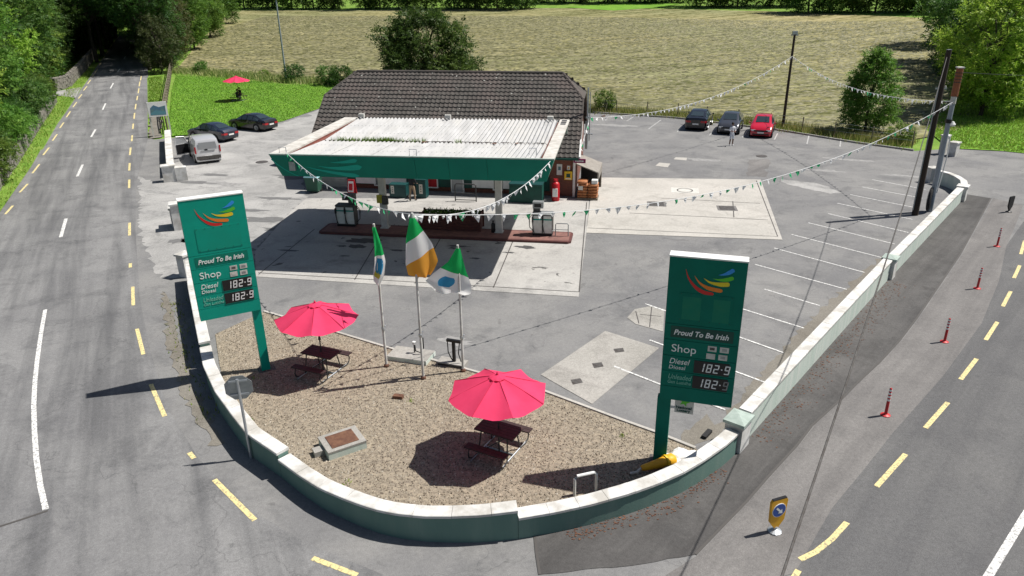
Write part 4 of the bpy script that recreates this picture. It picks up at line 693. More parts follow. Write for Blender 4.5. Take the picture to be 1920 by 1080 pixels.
P = [(x, YM + .03 + rnd.gauss(0, .05), ZT - .2) for c_, w_, n_ in ((-10.9, .35, 90), (-9.2, .75, 330), (-8.5, .3, 150), (-7.0, .3, 60), (-5.0, .1, 25), (-10.2, .4, 60)) for x in np.random.RandomState(int(-c_ * 10)).normal(c_, w_, n_)]
blades('weeds', P, .24, 'blade', can, wd=.018, tint=(0, .7))

# ================================================================== PUMP ISLAND
IO = Vector((-10.2, 36.5, 0)); IA = -.166
isl = empty('pump_island', IO, IA, 'long low red edged kerb island carrying the fuel pumps', 'kerb island')
MB().prism([(0.15, 0), (13.2, 0), (13.35, .15), (13.35, 1.45), (13.2, 1.6), (.15, 1.6), (0, 1.45), (0, .15)], 0, .13).build('kerb', 'kerb_red', isl); MB().box(.14, 13.22, .14, 1.46, .13, .136).build('top_paving', 'island', isl)
def pump(px, py, flip, lab):
    p = at(px, py); e = empty('fuel_pump', (p.x, p.y + .1, .136), IA, lab, 'fuel pump', 'fuel pumps on the island'); s = -1 if flip else 1
    MB().box(-.5, .5, 0, .5, 0, .1).build('plinth', 'black', e); MB().box(-.52, .52, .02, .52, .1, 1.12).build('cabinet', 'pump_dark', e)
    for k_ in (-1, 1):
        MB().box(k_ * .255 - .225, k_ * .255 + .225, .0, .02, .14, .82).build('front_panel', 'pump_panel', e); MB().box(k_ * .255 - .2, k_ * .255 + .2, -.004, .02, .9, 1.05).build('display', 'pump_panel', e); MB().box(k_ * .255 - .225, k_ * .255 + .225, -.002, .018, .83, .88).build('trim', 'swoosh_pale', e)
        x = k_ * .5 if k_ < 0 else .02; nz = MB().tube([(x, -.03, .95), (x, -.06, .6), (x + .04, -.05, .3), (x + .08, -.04, .15)], .022, 6).build('hose', 'rubber', e, smooth=True); MB().box(x - .035, x + .035, -.1, 0, .72, 1.0).build('nozzle', 'black', nz)
    MB().hexa([(-.55, -.02, 1.12), (.55, -.02, 1.12), (.55, .55, 1.12), (-.55, .55, 1.12), (-.5, .05, 1.18), (.5, .05, 1.18), (.5, .5, 1.18), (-.5, .5, 1.18)]).build('top', 'grey_metal' if flip else 'pump_dark', e)
    c0, c1 = (.16, .5) if not flip else (-.5, -.16); MB().box(c0, c1, .22, .5, 1.18, 1.62).build('column', 'pump_dark', e); h0, h1 = (-.14, .52) if not flip else (-.52, .02); MB().box(h0, h1, .15, .52, 1.4, 1.72).build('head', 'pump_dark' if not flip else 'grey_metal', e); MB().box(h0 + .08, h1 - .1, .14, .15, 1.46, 1.64).build('screen', 'black', e)
    for k_ in (0, 1): MB().tube([(s * .54, .3 + .12 * k_, 1.05), (s * .72, .3 + .12 * k_, .8), (s * .7, .3, .35), (s * .54, .25, .2)], .02, 6).build('hose', 'rubber', e, smooth=True)
pump(649, 430, False, 'fuel pump with two pale doors and dark tall head, left one'); pump(1017, 448, True, 'grimy cream fuel pump beside the hoop rail, right end of the island')
px0, px1 = at(789, 436), at(897, 444); pl = empty('planter', (px0.x, px0.y + .15, .136), IA, 'long dark red wooden planter between the canopy columns', 'planter'); W_ = (px1 - px0).length
for z in range(5):
    for y0, y1 in ((0, .05), (.85, .9)): MB().box(0, W_, y0, y1, .03 + z * .17, .03 + z * .17 + .155).build('board', 'wood_red', pl)
    for x0, x1 in ((0, .05), (W_ - .05, W_)): MB().box(x0, x1, .055, .845, .03 + z * .17, .03 + z * .17 + .155).build('board', 'wood_red', pl)
for x in (-.05, W_ - .05): 
    for y in (-.04, .84): MB().box(x, x + .1, y, y + .1, 0, .92).build('corner_post', 'wood_red', pl)
MB().box(.055, W_ - .055, .055, .845, .6, .78).build('soil', 'soil', pl)
blades('plants', [(rnd.uniform(.15, W_ - .15), rnd.uniform(.1, .8), .78) for i in range(420)], .24, 'leaf_dark', pl, wd=.04)
fl = MB()
for i in range(38):
    x, y, z = rnd.uniform(.2, W_ - .2), rnd.uniform(.1, .8), rnd.uniform(.86, 1.02); fl.lathe([(.02, -.02), (.045, 0), (.02, .03)], (x, y, z), 5)
fl.build('blossoms', 'off_white', pl)['kind'] = 'stuff'
p = at(1053, 450); hp = empty('hoop_rail', (p.x, p.y + .25, .136), IA, 'small bare metal hoop rail at the right end of the island', 'rail')
MB().tube([(-.3, 0, 0), (-.3, 0, .6), (-.25, 0, .66), (.3, 0, .66), (.35, 0, .6), (.35, 0, 0)], .025, 8).build('hoop', 'grey_metal', hp, smooth=True); MB().tube([(-.3, 0, .33), (-.45, -.25, .33), (-.45, -.25, 0)], .022, 8).build('stay', 'grey_metal', hp); MB().tube([(-.3, 0, .33), (.35, 0, .33)], .02, 8).build('cross_bar', 'grey_metal', hp)
p = at(925, 441); ex = empty('fire_extinguisher', (p.x, p.y + .1, .136), 0, 'black extinguisher standing at the foot of the right canopy column', 'extinguisher')
MB().lathe([(.1, 0), (.11, .03), (.11, .42), (.07, .5), (.035, .53), (.035, .58)], n=12).build('cylinder', 'black', ex, smooth=True); MB().box(-.06, .06, -.02, .02, .58, .63).build('handle', 'dark_metal', ex)
p = loc_c(-6.72, 37.1); nb = empty('column_box', can.matrix_basis @ Vector((p[0], p[1] - .17, 1.55)), CA, 'yellow and grey notice box strapped to the left canopy column', 'box')
MB().box(-.26, .02, -.12, 0, 0, .42).build('yellow_box', 'flag_yellow', nb); MB().box(.03, .34, -.16, 0, -.06, .38).build('grey_box', 'iron', nb)
# ================================================================== PRICE SIGNS
SEG = {'1': 'bc', '8': 'abcdefg', '2': 'abged', '9': 'abcdfg'}
def digits(txt, x, z, hgt, y, parent, mat='digit', faded=None):
    w_ = hgt * .52; t = hgt * .12; sk = .14
    for ci, ch in enumerate(txt):
        m = MB()
        if ch == '.':
            cx = x + w_ * .3; m.box(cx - t * .6, cx + t * .6, y - .004, y, z + hgt * .45, z + hgt * .58); x += w_ * .72
        else:
            g = t * .25; R = {'a': (g, w_ - g, hgt - t, hgt), 'd': (g, w_ - g, 0, t), 'g': (g, w_ - g, hgt / 2 - t / 2, hgt / 2 + t / 2), 'f': (0, t, hgt / 2 + g, hgt - g), 'b': (w_ - t, w_, hgt / 2 + g, hgt - g), 'e': (0, t, g, hgt / 2 - g), 'c': (w_ - t, w_, g, hgt / 2 - g)}
            off = -w_ * .35 if ch == '1' else 0
            for s_ in SEG[ch]:
                a, b_, c_, d_ = R[s_]; q = [(a, c_), (b_, c_), (b_, d_), (a, d_)]; m.slab([(x + off + u + sk * v, z + v) for u, v in q], y - .004, y)
            x += w_ * 1.38 if ch != '1' else w_ * 1.1
        m.build('digit', mat if not (faded and ci in faded) else 'digit_dim', parent)
def totem(name, base, ang, top, lab, post_right, faded=None, panel_green='sign_green', cards=True):
    e = empty(name, base, ang, lab, 'price sign'); W = 1.86 if post_right else 1.8; x0 = -W + .12 if post_right else -.12; x1 = x0 + W; zs = [top, top - 1.76, top - 2.2, top - 2.65, top - 3.09, top - 3.53, top - 3.93]
    panel_green = 'sign_green' if post_right else 'sign_green_deep'
    MB().box(-.17 if not post_right else -.16, .12 if post_right else .17, -.1, .1, 0, zs[6]).build('post', panel_green, e); MB().box(-.28, .28, -.2, .2, 0, .03).build('base_plate', 'iron', e)
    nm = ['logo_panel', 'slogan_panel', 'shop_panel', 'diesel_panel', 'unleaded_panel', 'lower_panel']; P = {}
    for i in range(6): P[nm[i]] = MB().box(x0, x1, -.16, .16, zs[i + 1] + .012, zs[i]).build(nm[i], panel_green, e)
    MB().box(x0 - .01, x1 + .01, -.17, .17, top, top + .035).build('top_cap', 'white', e); MB().box(x0 + .03, x1 - .03, -.14, .14, zs[6] + .02, top - .02).build('frame_core', 'dark_green', e)
    y = -.162; u = W / 1.86
    # five brush strokes
    for Q, hw, mt in (([(.41, .284), (.5, .52), (.686, .735), (.9, .845), (1.13, .865)], .046, 'logo_red'), ([(.635, .44), (.76, .6), (.95, .71), (1.16, .75), (1.33, .765)], .05, 'logo_orange'), ([(.86, .48), (1.01, .57), (1.22, .6), (1.36, .595), (1.48, .575)], .055, 'logo_yellow'), ([(1.08, .47), (1.2, .485), (1.33, .48), (1.45, .45), (1.56, .4)], .05, 'logo_green'), ([(1.2, .365), (1.3, .345), (1.4, .305), (1.48, .255), (1.55, .195)], .05, 'logo_blue')):
        pth = []
        for i in range(25):
            t = i / 24 * 4; k_ = min(3, int(t)); f_ = t - k_; p0, p1, p2, p3 = [Vector(Q[max(0, min(4, k_ + d_))]) for d_ in (-1, 0, 1, 2)]; q_ = .5 * ((2 * p1) + (p2 - p0) * f_ + (2 * p0 - 5 * p1 + 4 * p2 - p3) * f_ ** 2 + (3 * p1 - p0 - 3 * p2 + p3) * f_ ** 3); g_ = i / 24
            pth.append((x0 + q_.x * u, top - q_.y, max(.004, hw * min(1, g_ * 1.7) * (math.sqrt(max(.05, 1 - ((g_ - .88) / .12) ** 2)) if g_ > .88 else 1))))
        swoosh(0, 0, pth, y, P['logo_panel'], mt, 'brush_stroke')
    MB().box(x0 + .32 * u, x0 + 1.62 * u, y - .006, y, zs[1] + .12, zs[1] + .86).build('cover_plate', 'patch_green' if post_right else 'sign_green_deep', P['logo_panel'])
    if not post_right:
        for xa_, xb_ in ((.4, .85), (1.15, 1.55)): MB().box(x0 + xa_ * u, x0 + xb_ * u, y - .0075, y - .006, zs[1] + .16, zs[1] + .76).build('faded_patch', 'sign_stain', P['logo_panel'])
    for i in range(6):
        for zz in (.15, .83): MB().lathe([(.012, -.006), (.012, 0)], (x0 + (.36 + .244 * i) * u, y - .006, zs[1] + zz), 6, 'y').build('screw', 'dark_green', P['logo_panel'])
    MB().box(x0 + .16, x1 - .14, y - .004, y, zs[2] + .08, zs[1] - .05).build('slogan_backing', 'sign_green_dull' if post_right else 'dark_green', P['slogan_panel'])
    text_mesh('Proud To Be Irish', .2, 'letter', 'slogan_lettering', P['slogan_panel'], (x0 + .23, y - .01, zs[2] + .16), .25, 1.36 * u, bold=.004)
    text_mesh('Shop', .3, 'letter', 'shop_lettering', P['shop_panel'], (x0 + .2, y - .003, zs[3] + .13), 0, .62 * u)
    if cards:
        for i, (cx, cz) in enumerate(((1.12, .25), (1.42, .25), (1.1, .04), (1.4, .04))):
            c_ = MB().box(x0 + cx * u, x0 + (cx + .22) * u, y - .006, y, zs[3] + cz, zs[3] + cz + .15).build('pictogram_card', 'off_white', P['shop_panel']); MB().box(x0 + (cx + .05) * u, x0 + (cx + .17) * u, y - .009, y - .006, zs[3] + cz + .04, zs[3] + cz + .11).build('pictogram', ('iron', 'grey_metal', 'off_white', 'grey_metal')[i], c_)
    text_mesh('Diesel', .22, 'letter', 'diesel_lettering', P['diesel_panel'], (x0 + .17, y - .003, zs[4] + .23), .25, .52 * u); text_mesh('Diosal', .15, 'letter', 'diosal_lettering', P['diesel_panel'], (x0 + .17, y - .003, zs[4] + .08), .1, .42 * u)
    text_mesh('Unleaded', .2, 'letter_faded', 'unleaded_lettering', P['unleaded_panel'], (x0 + .17, y - .003, zs[5] + .23), .25, .6 * u); text_mesh('Gan Luaidhe', .13, 'letter_faded', 'gan_luaidhe_lettering', P['unleaded_panel'], (x0 + .17, y - .003, zs[5] + .1), .1, .6 * u)
    for k_, nmp in ((4, 'diesel_panel'), (5, 'unleaded_panel')):
        MB().box(x0 + .82 * u, x0 + 1.7 * u, y - .012, y, zs[k_] + .045, zs[k_] + .395).build('display', 'black', P[nmp]); digits('182.9', x0 + .98 * u, zs[k_] + .1, .24, y - .013, P[nmp], faded=(4,) if faded and k_ == 5 else None)
    return e
totem('price_sign', (-8.42, 21.84, 0), .487, 6.2, 'tall sunlit green price sign with its post on the right, by the country road', True)
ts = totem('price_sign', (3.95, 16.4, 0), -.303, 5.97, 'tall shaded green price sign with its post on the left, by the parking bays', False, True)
lt = empty('lottery_sign', ts.matrix_basis @ Vector((.2, -.02, 1.62)), -.303, 'small white National Lottery plate hanging beside the right sign post', 'sign')
MB().box(.08, .56, -.02, .02, 0, .52).build('plate', 'off_white', lt); MB().box(-.03, .08, -.012, .012, .1, .16).build('bracket', 'galv', lt); MB().box(-.03, .08, -.012, .012, .36, .42).build('bracket', 'galv', lt)
st = []
for i in range(10): r = .15 if i % 2 == 0 else .065; st.append((.32 + r * math.sin(math.pi * i / 5 + .25), .34 + r * .95 * math.cos(math.pi * i / 5 + .25)))
m = MB(); m.add([(x, -.024, z) for x, z in st] + [(.32, -.024, .34)], [(i, (i + 1) % 10, 10) for i in range(10)]); m.build('star', 'logo_green', lt)
text_mesh('National', .11, 'dark_green', 'lettering', lt, (.11, -.025, .13), 0, .4, bold=.004); text_mesh('Lottery', .11, 'dark_green', 'lettering', lt, (.14, -.025, .04), 0, .34, bold=.004)

# ================================================================== PICNIC TABLES AND PARASOLS
def picnic(x, y, rz, lab, z=0.02):
    e = empty('picnic_table', (x, y, z), rz, lab, 'picnic table', 'picnic tables'); e.scale = (.74, .9, 1)
    for i in range(5): MB().box(-.82, .82, -.36 + i * .146, -.36 + i * .146 + .135, .72, .76).build('top_plank', 'plank', e)
    for s in (-1, 1):
        for i in range(2): MB().box(-.85, .85, s * .78 - .14 + i * .146, s * .78 - .14 + i * .146 + .135, .43, .465).build('seat_plank', 'plank', e)
    for s in (-1, 1):
        MB().tube([(s * .55, -.28, .71), (s * .58, -.34, .4), (s * .62, -.42, .03)], .026, 8).build('leg', 'dark_metal', e); MB().tube([(s * .55, .28, .71), (s * .58, .34, .4), (s * .62, .42, .03)], .026, 8).build('leg', 'dark_metal', e)
        for t in (-1, 1): MB().tube([(s * .62, t * .42, .035), (s * .66, t * .72, .04), (s * .68, t * .86, .12), (s * .68, t * .9, .25), (s * .68, t * .84, .38), (s * .68, t * .7, .43)], .026, 8).build('seat_leg', 'dark_metal', e, smooth=True)
        MB().tube([(s * .62, -.86, .03), (s * .62, .86, .03)], .026, 8).build('foot_rail', 'galv', e)
    MB().tube([(-.62, 0, .035), (.62, 0, .035)], .024, 8).build('tie_bar', 'galv', e); MB().tube([(-.62, -.42, .05), (.6, .0, .7)], .016, 6).build('brace', 'dark_metal', e)
    return e
def parasol(x, y, z, rz, lab, h=2.42, r=1.36, drop=.5, z0=0.0):
    e = empty('parasol', (x, y, z), rz, lab, 'parasol', 'pink parasols'); n = 8
    MB().tube([(0, 0, z0), (0, 0, h - .03)], .022, 8).build('pole', 'dark_metal', e); MB().lathe([(.05, 0), (.03, .12)], (0, 0, 1.2), 8).build('crank_hub', 'dark_metal', e)
    for k in range(n):                                       # eight cloth gores, sagging between the ribs
        a0, a1 = 2 * math.pi * k / n, 2 * math.pi * (k + 1) / n; m = MB(); NR, NC = 6, 6
        for i in range(NR + 1):
            t = .09 + .91 * i / NR
            for j in range(NC + 1):
                u = j / NC; A = Vector((math.cos(a0), math.sin(a0))); B_ = Vector((math.cos(a1), math.sin(a1))); q = A.lerp(B_, u) * r * t; sag = .085 * math.sin(math.pi * u) * t; m.v.append((q.x, q.y, h - drop * (t ** 1.12) - sag + (.018 * math.sin(9 * u + 5 * t + 2.7 * k) * t)))
        m.f = [(i * (NC + 1) + j, i * (NC + 1) + j + 1, (i + 1) * (NC + 1) + j + 1, (i + 1) * (NC + 1) + j) for i in range(NR) for j in range(NC)]; m.build('canopy_gore', 'pink', e, smooth=True, fix=False)
        MB().tube([(r * t_ * math.cos(a0), r * t_ * math.sin(a0), h - drop * (t_ ** 1.12) + .004) for t_ in (.12, .3, .5, .7, .85, 1.0)], .009, 4).build('seam', 'pink_seam', e)
        MB().tube([(0, 0, h - .06), (r * .99 * math.cos(a0), r * .99 * math.sin(a0), h - drop - .025)], .008, 5).build('rib', 'dark_metal', e)
        MB().tube([(0, 0, h - .62), (r * .5 * math.cos(a0), r * .5 * math.sin(a0), h - drop * .5 - .03)], .007, 5).build('strut', 'dark_metal', e)
    m = MB(); R1, n2 = .22, 24; m.v = [(R1 * math.cos(2 * math.pi * i / n2), R1 * math.sin(2 * math.pi * i / n2), h - .045 + (.012 if i % 3 else -.02)) for i in range(n2)] + [(.05 * math.cos(2 * math.pi * i / n2), .05 * math.sin(2 * math.pi * i / n2), h + .03) for i in range(n2)]; m.f = [(i, (i + 1) % n2, n2 + (i + 1) % n2, n2 + i) for i in range(n2)] + [tuple(range(n2, 2 * n2))]; m.build('vent_cap', 'pink', e, smooth=True, fix=False)
    MB().lathe([(.03, 0), (.035, .05), (.01, .1)], (0, 0, h + .02), 8).build('finial', 'pink', e); return e
picnic(-.42, 16.9, -.5, 'dark picnic table under the nearest pink parasol'); picnic(-6.42, 21.6, -.42, 'dark picnic table beside the post of the left price sign')
parasol(-.42, 16.88, .02, .3, 'nearest pink parasol on the gravel bed'); parasol(-6.42, 21.62, .02, .12, 'pink parasol beside the post of the left price sign', 2.5)
p = at(449, 189); picnic(p.x, p.y, -.3, 'far picnic table with two people seated on the lawn', p.z + .035); parasol(p.x, p.y, p.z + .035, .2, 'far pink parasol standing on the lawn', 2.7, 1.5)

# ================================================================== FLAGPOLES AND FLAGS
def flagpole(px, py, h, lab, fit=True):
    p = at(px, py); e = empty('flagpole', (p.x, p.y, .02), 0, lab, 'flagpole', 'flagpoles on the gravel'); m = MB().tube([(0, 0, 0), (0, 0, h * .5), (0, 0, h)], .045, 10, .036); m.build('pole', 'wall_white', e, smooth=True)
    MB().lathe([(.09, 0), (.09, .06), (.06, .1)], n=10).build('socket', 'rust', e)
    if fit: MB().lathe([(.06, -.05), (.065, 0), (.06, .05)], (0, 0, h * .28), 8).build('collar', 'galv', e); MB().tube([(.05, 0, h * .3), (.09, .03, h * .3)], .02, 6).build('cleat', 'galv', e)
    return Vector((p.x, p.y, h))
def drape(name, top, drop, rows, lab, bands, emblem=None, seed=0):
    """limp flag hanging from a pole head: rows = (fraction down, left edge x, right edge x); bands = list of (fraction, material)"""
    e = empty(name, (top.x, top.y, top.z), .3, lab, 'flag', 'flags on the gravel bed'); NR, NC = 18, 14; rg = random.Random(seed); ph = rg.uniform(0, 6)
    def edge(t):
        for i in range(len(rows) - 1):
            if rows[i][0] <= t <= rows[i + 1][0]:
                f = (t - rows[i][0]) / (rows[i + 1][0] - rows[i][0]); return [rows[i][k] + (rows[i + 1][k] - rows[i][k]) * f for k in (1, 2, 3)]
        return rows[-1][1:]
    def pt(t, u):
        l, r_, tilt = edge(t); x = l + (r_ - l) * u; return (x, -.1 - .1 * t * math.sin(7.5 * u + ph + 2.2 * t) - .05 * math.sin(4 * t + 3 * u), -t * drop - tilt * (u - .5) * drop)
    t0 = 0
    for t1, mat in bands:
        m = MB(); n = max(4, int((t1 - t0) * 22))
        for i in range(n + 1):
            for j in range(NC + 1): m.v.append(pt(t0 + (t1 - t0) * i / n, j / NC))
        m.f = [(i * (NC + 1) + j, i * (NC + 1) + j + 1, (i + 1) * (NC + 1) + j + 1, (i + 1) * (NC + 1) + j) for i in range(n) for j in range(NC)]; m.build('stripe', mat, e, smooth=True, fix=False); t0 = t1
    if emblem:
        for (ta, tb, ua, ub, mat) in emblem:
            m = MB()
            for i in range(6):
                for j in range(6):
                    k = math.sin(math.pi * (i + .5) / 6) * .5 + .5; a, b_, c_ = pt(ta + (tb - ta) * i / 5, .5 * (ua + ub) + (ub - ua) * (j / 5 - .5) * k); m.v.append((a, b_ - .008, c_))
            m.f = [(i * 6 + j, i * 6 + j + 1, (i + 1) * 6 + j + 1, (i + 1) * 6 + j) for i in range(5) for j in range(5)]; m.build('crest', mat, e, fix=False)
    return e
f1 = flagpole(725, 688, 5.1, 'white flagpole nearest the left parasol, bearing a narrow limp flag'); f2 = flagpole(794, 711, 5.7, 'tallest white flagpole, in the middle, bearing the tricolour'); f3 = flagpole(868.5, 697, 4.5, 'shortest white flagpole, right one, beside the nearest parasol')
drape('flag', f1 + Vector((0, 0, -.05)), 1.95, [(0, -.07, .03, 0), (.35, -.06, .19, 0), (.62, -.1, .27, .0), (.85, -.17, .18, .05), (1, -.17, .0, .08)], 'narrow limp green and white crested flag on the left pole', [(.5, 'flag_green'), (1, 'flag_white')], [(.55, .82, .15, .8, 'flag_blue'), (.78, .9, .1, .6, 'flag_yellow')], 3)
drape('flag', f2 + Vector((0, 0, -.1)), 1.95, [(0, -.1, .05, 0), (.25, -.26, .24, -.14), (.6, -.32, .56, -.26), (.85, -.26, .7, -.2), (.93, -.05, .6, -.14), (1, .16, .42, -.05)], 'green, white and orange tricolour hanging on the middle pole', [(.32, 'flag_green'), (.66, 'flag_white'), (1, 'flag_orange')], None, 9)
drape('flag', f3 + Vector((0, 0, -.05)), 1.5, [(0, -.08, .05, 0), (.4, -.35, .22, .25), (.7, -.85, .38, .38), (.86, -1.1, .32, .4), (1, -.75, .1, .1)], 'green and white crested flag blown out to the left on the right pole', [(.55, 'flag_green'), (1, 'flag_white')], [(.66, .86, .2, .6, 'flag_blue')], 5)

# ================================================================== POLES, CABLE, BUNTING
def upole(x, y, h, r, lab, mat='pole_wood', name='utility_pole', lean=(0, 0), z=0):
    e = empty(name, (x, y, z), 0, lab, 'pole'); MB().tube([(lean[0] * h * t, lean[1] * h * t, -.3 + (h + .3) * t) for t in (0, .33, .66, 1)], r, 12, r * .72).build('pole', mat, e, smooth=True); return e
u1 = upole(22.3, 38.4, 8.7, .17, 'tall dark timber utility pole by the roadside wall')
MB().tube([(-.19, -.05, .3), (-.17, -.05, 6.9)], .035, 6).build('cable_guard', 'grey_metal', u1); MB().box(-.28, .28, -.04, .04, 6.75, 6.83).build('step_bracket', 'galv', u1); MB().lathe([(.03, 0), (.05, .05), (.03, .1)], (.2, 0, 6.83), 8).build('insulator', 'off_white', u1); MB().box(-.1, .1, -.1, .1, 8.68, 8.71).build('pole_cap', 'grey_metal', u1)
u2 = upole(23.45, 39.05, 7.7, .15, 'grey metal pole with a rusty orange head beside the timber pole', 'grey_pole'); MB().tube([(0, 0, 6.3), (0, 0, 7.72)], .17, 12).build('rusty_head', 'copper_wrap', u2); MB().tube([(0, 0, 5.9), (0, 0, 6.28)], .14, 12).build('wrapping', 'off_white', u2); MB().tube([(0, 0, 4.9), (0, 0, 5.1)], .16, 12).build('band', 'black', u2); MB().lathe([(.12, 0), (.16, .1), (.05, .25)], (.16, -.12, 4.75), 10).build('lamp', 'white', u2)
for k in range(4): MB().lathe([(.19, 0), (.19, .03)], (0, 0, 7.0 + .16 * k), 12).build('wire_ring', 'dark_metal', u2)
MB().box(-.16, .16, -.16, .16, 7.72, 7.78).build('head_cap', 'off_white', u2); MB().tube([(.2, -.1, 4.2), (.24, -.14, 3.0), (.1, -.16, 1.1)], .03, 6).build('cable', 'white', u2)
mb_ = MB().lathe([(.42, .0), (.46, -.03), (.46, -.1), (.38, -.16)], (0, 0, 0), 24, 'y').build('convex_mirror', 'rubber', u2, smooth=True, loc=(-.28, -.12, .75), rz=.95); mb_.scale = (1, 1, 1.45); MB().lathe([(.4, .01), (.28, .05), (.02, .08)], (0, 0, 0), 24, 'y').build('mirror_face', 'glass', mb_, smooth=True); MB().box(-.25, -.1, -.1, .02, .75, .85).build('mirror_bracket', 'dark_metal', u2)
u3 = upole(24.2, 64.7, 8.05, .13, 'brown timber pole behind the red car at the field edge'); MB().box(-.3, .3, -.05, .05, 7.75, 7.85).build('cross_arm', 'grey_metal', u3); MB().box(-.2, .2, -.12, .12, 7.86, 8.12).build('transformer', 'galv', u3)
p = at(537, 152); u4 = upole(p.x, p.y, 10.4, .13, 'tall thin grey lamp post beyond the lawn', 'grey_pole', 'lamp_post', z=p.z); MB().box(-.35, .35, -.2, .2, 10.3, 10.48).build('lantern', 'off_white', u4)
upole(-8.0, -12.0, 8.0, .16, 'dark timber utility pole on the near side of the junction')
def cable(name, P0, P1, s, r, lab, mat, n=40):
    P0, P1 = Vector(P0), Vector(P1); pth = [P0.lerp(P1, i / n) - Vector((0, 0, 4 * s * (i / n) * (1 - i / n))) for i in range(n + 1)]; return tag(MB().tube(pth, r, 6).build(name, mat), lab, 'cable')
cable('overhead_cable', (22.2, 38.3, 8.35), (-8.0, -12.0, 7.5), 2.35, .017, 'dark overhead cable running from the timber pole over the footpath', 'iron')
cable('overhead_cable', (23.5, 39.1, 7.5), (60, 46, 8.0), .9, .014, 'thin wire leading right from the rusty pole head past the trees', 'dark_metal')
PEN = {}
for m_ in ('pennant_white', 'pennant_green'):
    for v_ in range(3):
        q = MB(); s_ = (.11, .1, .12)[v_]; sw = (-.05, .06, .0)[v_]; q.v = [(-s_, 0, 0), (0, .01, 0), (s_, 0, 0), (-s_ * .5 + sw * .6, .03, -.13), (s_ * .5 + sw * .6, -.02, -.13), (sw, .02 + sw, -.27)]; q.f = [(0, 1, 4, 3), (1, 2, 4), (3, 4, 5)]; PEN[m_, v_] = q.mesh('pennant', m_, fix=False)
def bunting(P0, P1, sag, step, lab, green=.45, z0=0):
    P0, P1 = Vector(P0), Vector(P1); L = (P1 - P0).length; e = empty('bunting', P0, 0, lab, 'bunting', 'strings of bunting'); f = lambda t: (P1 - P0) * t - Vector((0, 0, 4 * sag * t * (1 - t)))
    MB().tube([f(i / 36) for i in range(37)], .013, 5).build('cord', 'pennant_white', e); n = int(L / step); a = math.atan2((P1 - P0).y, (P1 - P0).x)
    for i in range(n):
        o = link('pennant', PEN['pennant_green' if rnd.random() < green else 'pennant_white', rnd.randrange(3)], e, f((i + .5) / n) - Vector((0, 0, .015)), a + rnd.uniform(-.7, .7)); o.rotation_euler = (rnd.uniform(-.5, .5), rnd.uniform(-.25, .25), o.rotation_euler.z); k_ = rnd.uniform(.75, 1.1); o.scale = (k_, k_, k_ * rnd.uniform(.7, 1.1))
cfl, cfr = can.matrix_basis @ Vector((-CW + .75, .1, ZT + .12)), can.matrix_basis @ Vector((-.15, -.02, ZT - .05)); ft = f2 + Vector((0, 0, -.02))
bunting(cfl, ft, .55, .5, 'bunting from the left corner of the canopy to the middle flagpole'); bunting(ft, cfr, .75, .38, 'mostly white bunting from the middle flagpole to the right canopy corner', .12)
UP = (23.45, 38.95, 6.05); bunting(ft, UP, 1.75, .5, 'longest bunting, from the middle flagpole across the car park to the grey pole')
bunting(UP, (24.2, 64.6, 6.1), .95, .5, 'bunting between the grey pole and the timber pole at the field edge', .15); bunting((24.2, 64.6, 6.1), tuple(mast.matrix_basis @ Vector((.1, 0, 4.35))), 1.25, .5, 'bunting between the timber pole at the field edge and the shop gable', .15)
bunting(tuple(mast.matrix_basis @ Vector((.1, -.1, 4.2))), tuple(shop.matrix_basis @ Vector((.12, -.35, 2.4))), .1, .3, 'short limp bunting hanging down the shop gable', .1)

# ================================================================== SMALL STREET FURNITURE
def bollard(px, py, lab):
    p = at(px, py); e = empty('flexible_bollard', (p.x, p.y, .011), 0, lab, 'bollard', 'red bollards along the traffic strip')
    MB().lathe([(.14, 0), (.14, .02), (.06, .05)], n=14).build('base', 'bollard_red', e); MB().lathe([(.045, .04), (.042, .9), (.02, .93)], n=12).build('post', 'bollard_red', e, smooth=True)
    for k in range(4): MB().lathe([(.046, .5 + .11 * k), (.046, .56 + .11 * k)], n=12).build('reflective_band', 'letter', e)
for x, y, l_ in ((1660, 779, 'red bollard with white bands, nearest the camera'), (1770.5, 641.5, 'second red bollard from the camera'), (1832, 541.5, 'third red bollard from the camera'), (1869, 462.5, 'farthest red bollard, nearest the black marker')): bollard(x, y, l_)
def marker(px, py, rz, lab, front, h=.95):
    p = at(px, py); e = empty('keep_left_marker', (p.x, p.y, .011), rz, lab, 'road sign', 'island markers'); MB().lathe([(.16, 0), (.16, .03), (.05, .08), (.05, .16)], n=12).build('foot', 'galv' if front else 'black', e)
    MB().slab([(-.06, .14), (.06, .14), (.2, .34), (.23, h - .06), (.19, h), (-.19, h), (-.23, h - .06), (-.2, .34)], -.035, .035).build('board', 'amber' if front else 'black', e)
    if front:
        d_ = MB().lathe([(.19, -.045), (.19, -.036)], (0, 0, h - .3), 20, 'y').build('white_ring', 'letter', e); MB().lathe([(.175, -.05), (.175, -.045)], (0, 0, h - .3), 20, 'y').build('blue_disc', 'blue', e)
        m = MB(); A = Vector((.70, -.71)); N_ = Vector((.71, .70)); C_ = Vector((0, h - .3)); q = [C_ - A * .12 + N_ * .025, C_ - A * .12 - N_ * .025, C_ + A * .03 - N_ * .025, C_ + A * .03 - N_ * .075, C_ + A * .14, C_ + A * .03 + N_ * .075, C_ + A * .03 + N_ * .025]
        m.add([(v.x, -.053, v.y) for v in q], [(0, 1, 2, 6), (2, 3, 4), (2, 4, 6), (4, 5, 6)]); m.build('arrow', 'letter', e); MB().box(-.19, .19, -.036, .036, h, h + .02).build('trim', 'black', e)
marker(1452, 997, .35, 'yellow road island marker with a blue arrow disc', True); marker(1891, 398, .5, 'black back of an island marker at the far end of the strip', False, .9)
p = at(471, 859); e = empty('stop_sign', (p.x, p.y, 0), 3.35, 'grey back of an eight sided road sign in front of the curved wall', 'road sign')
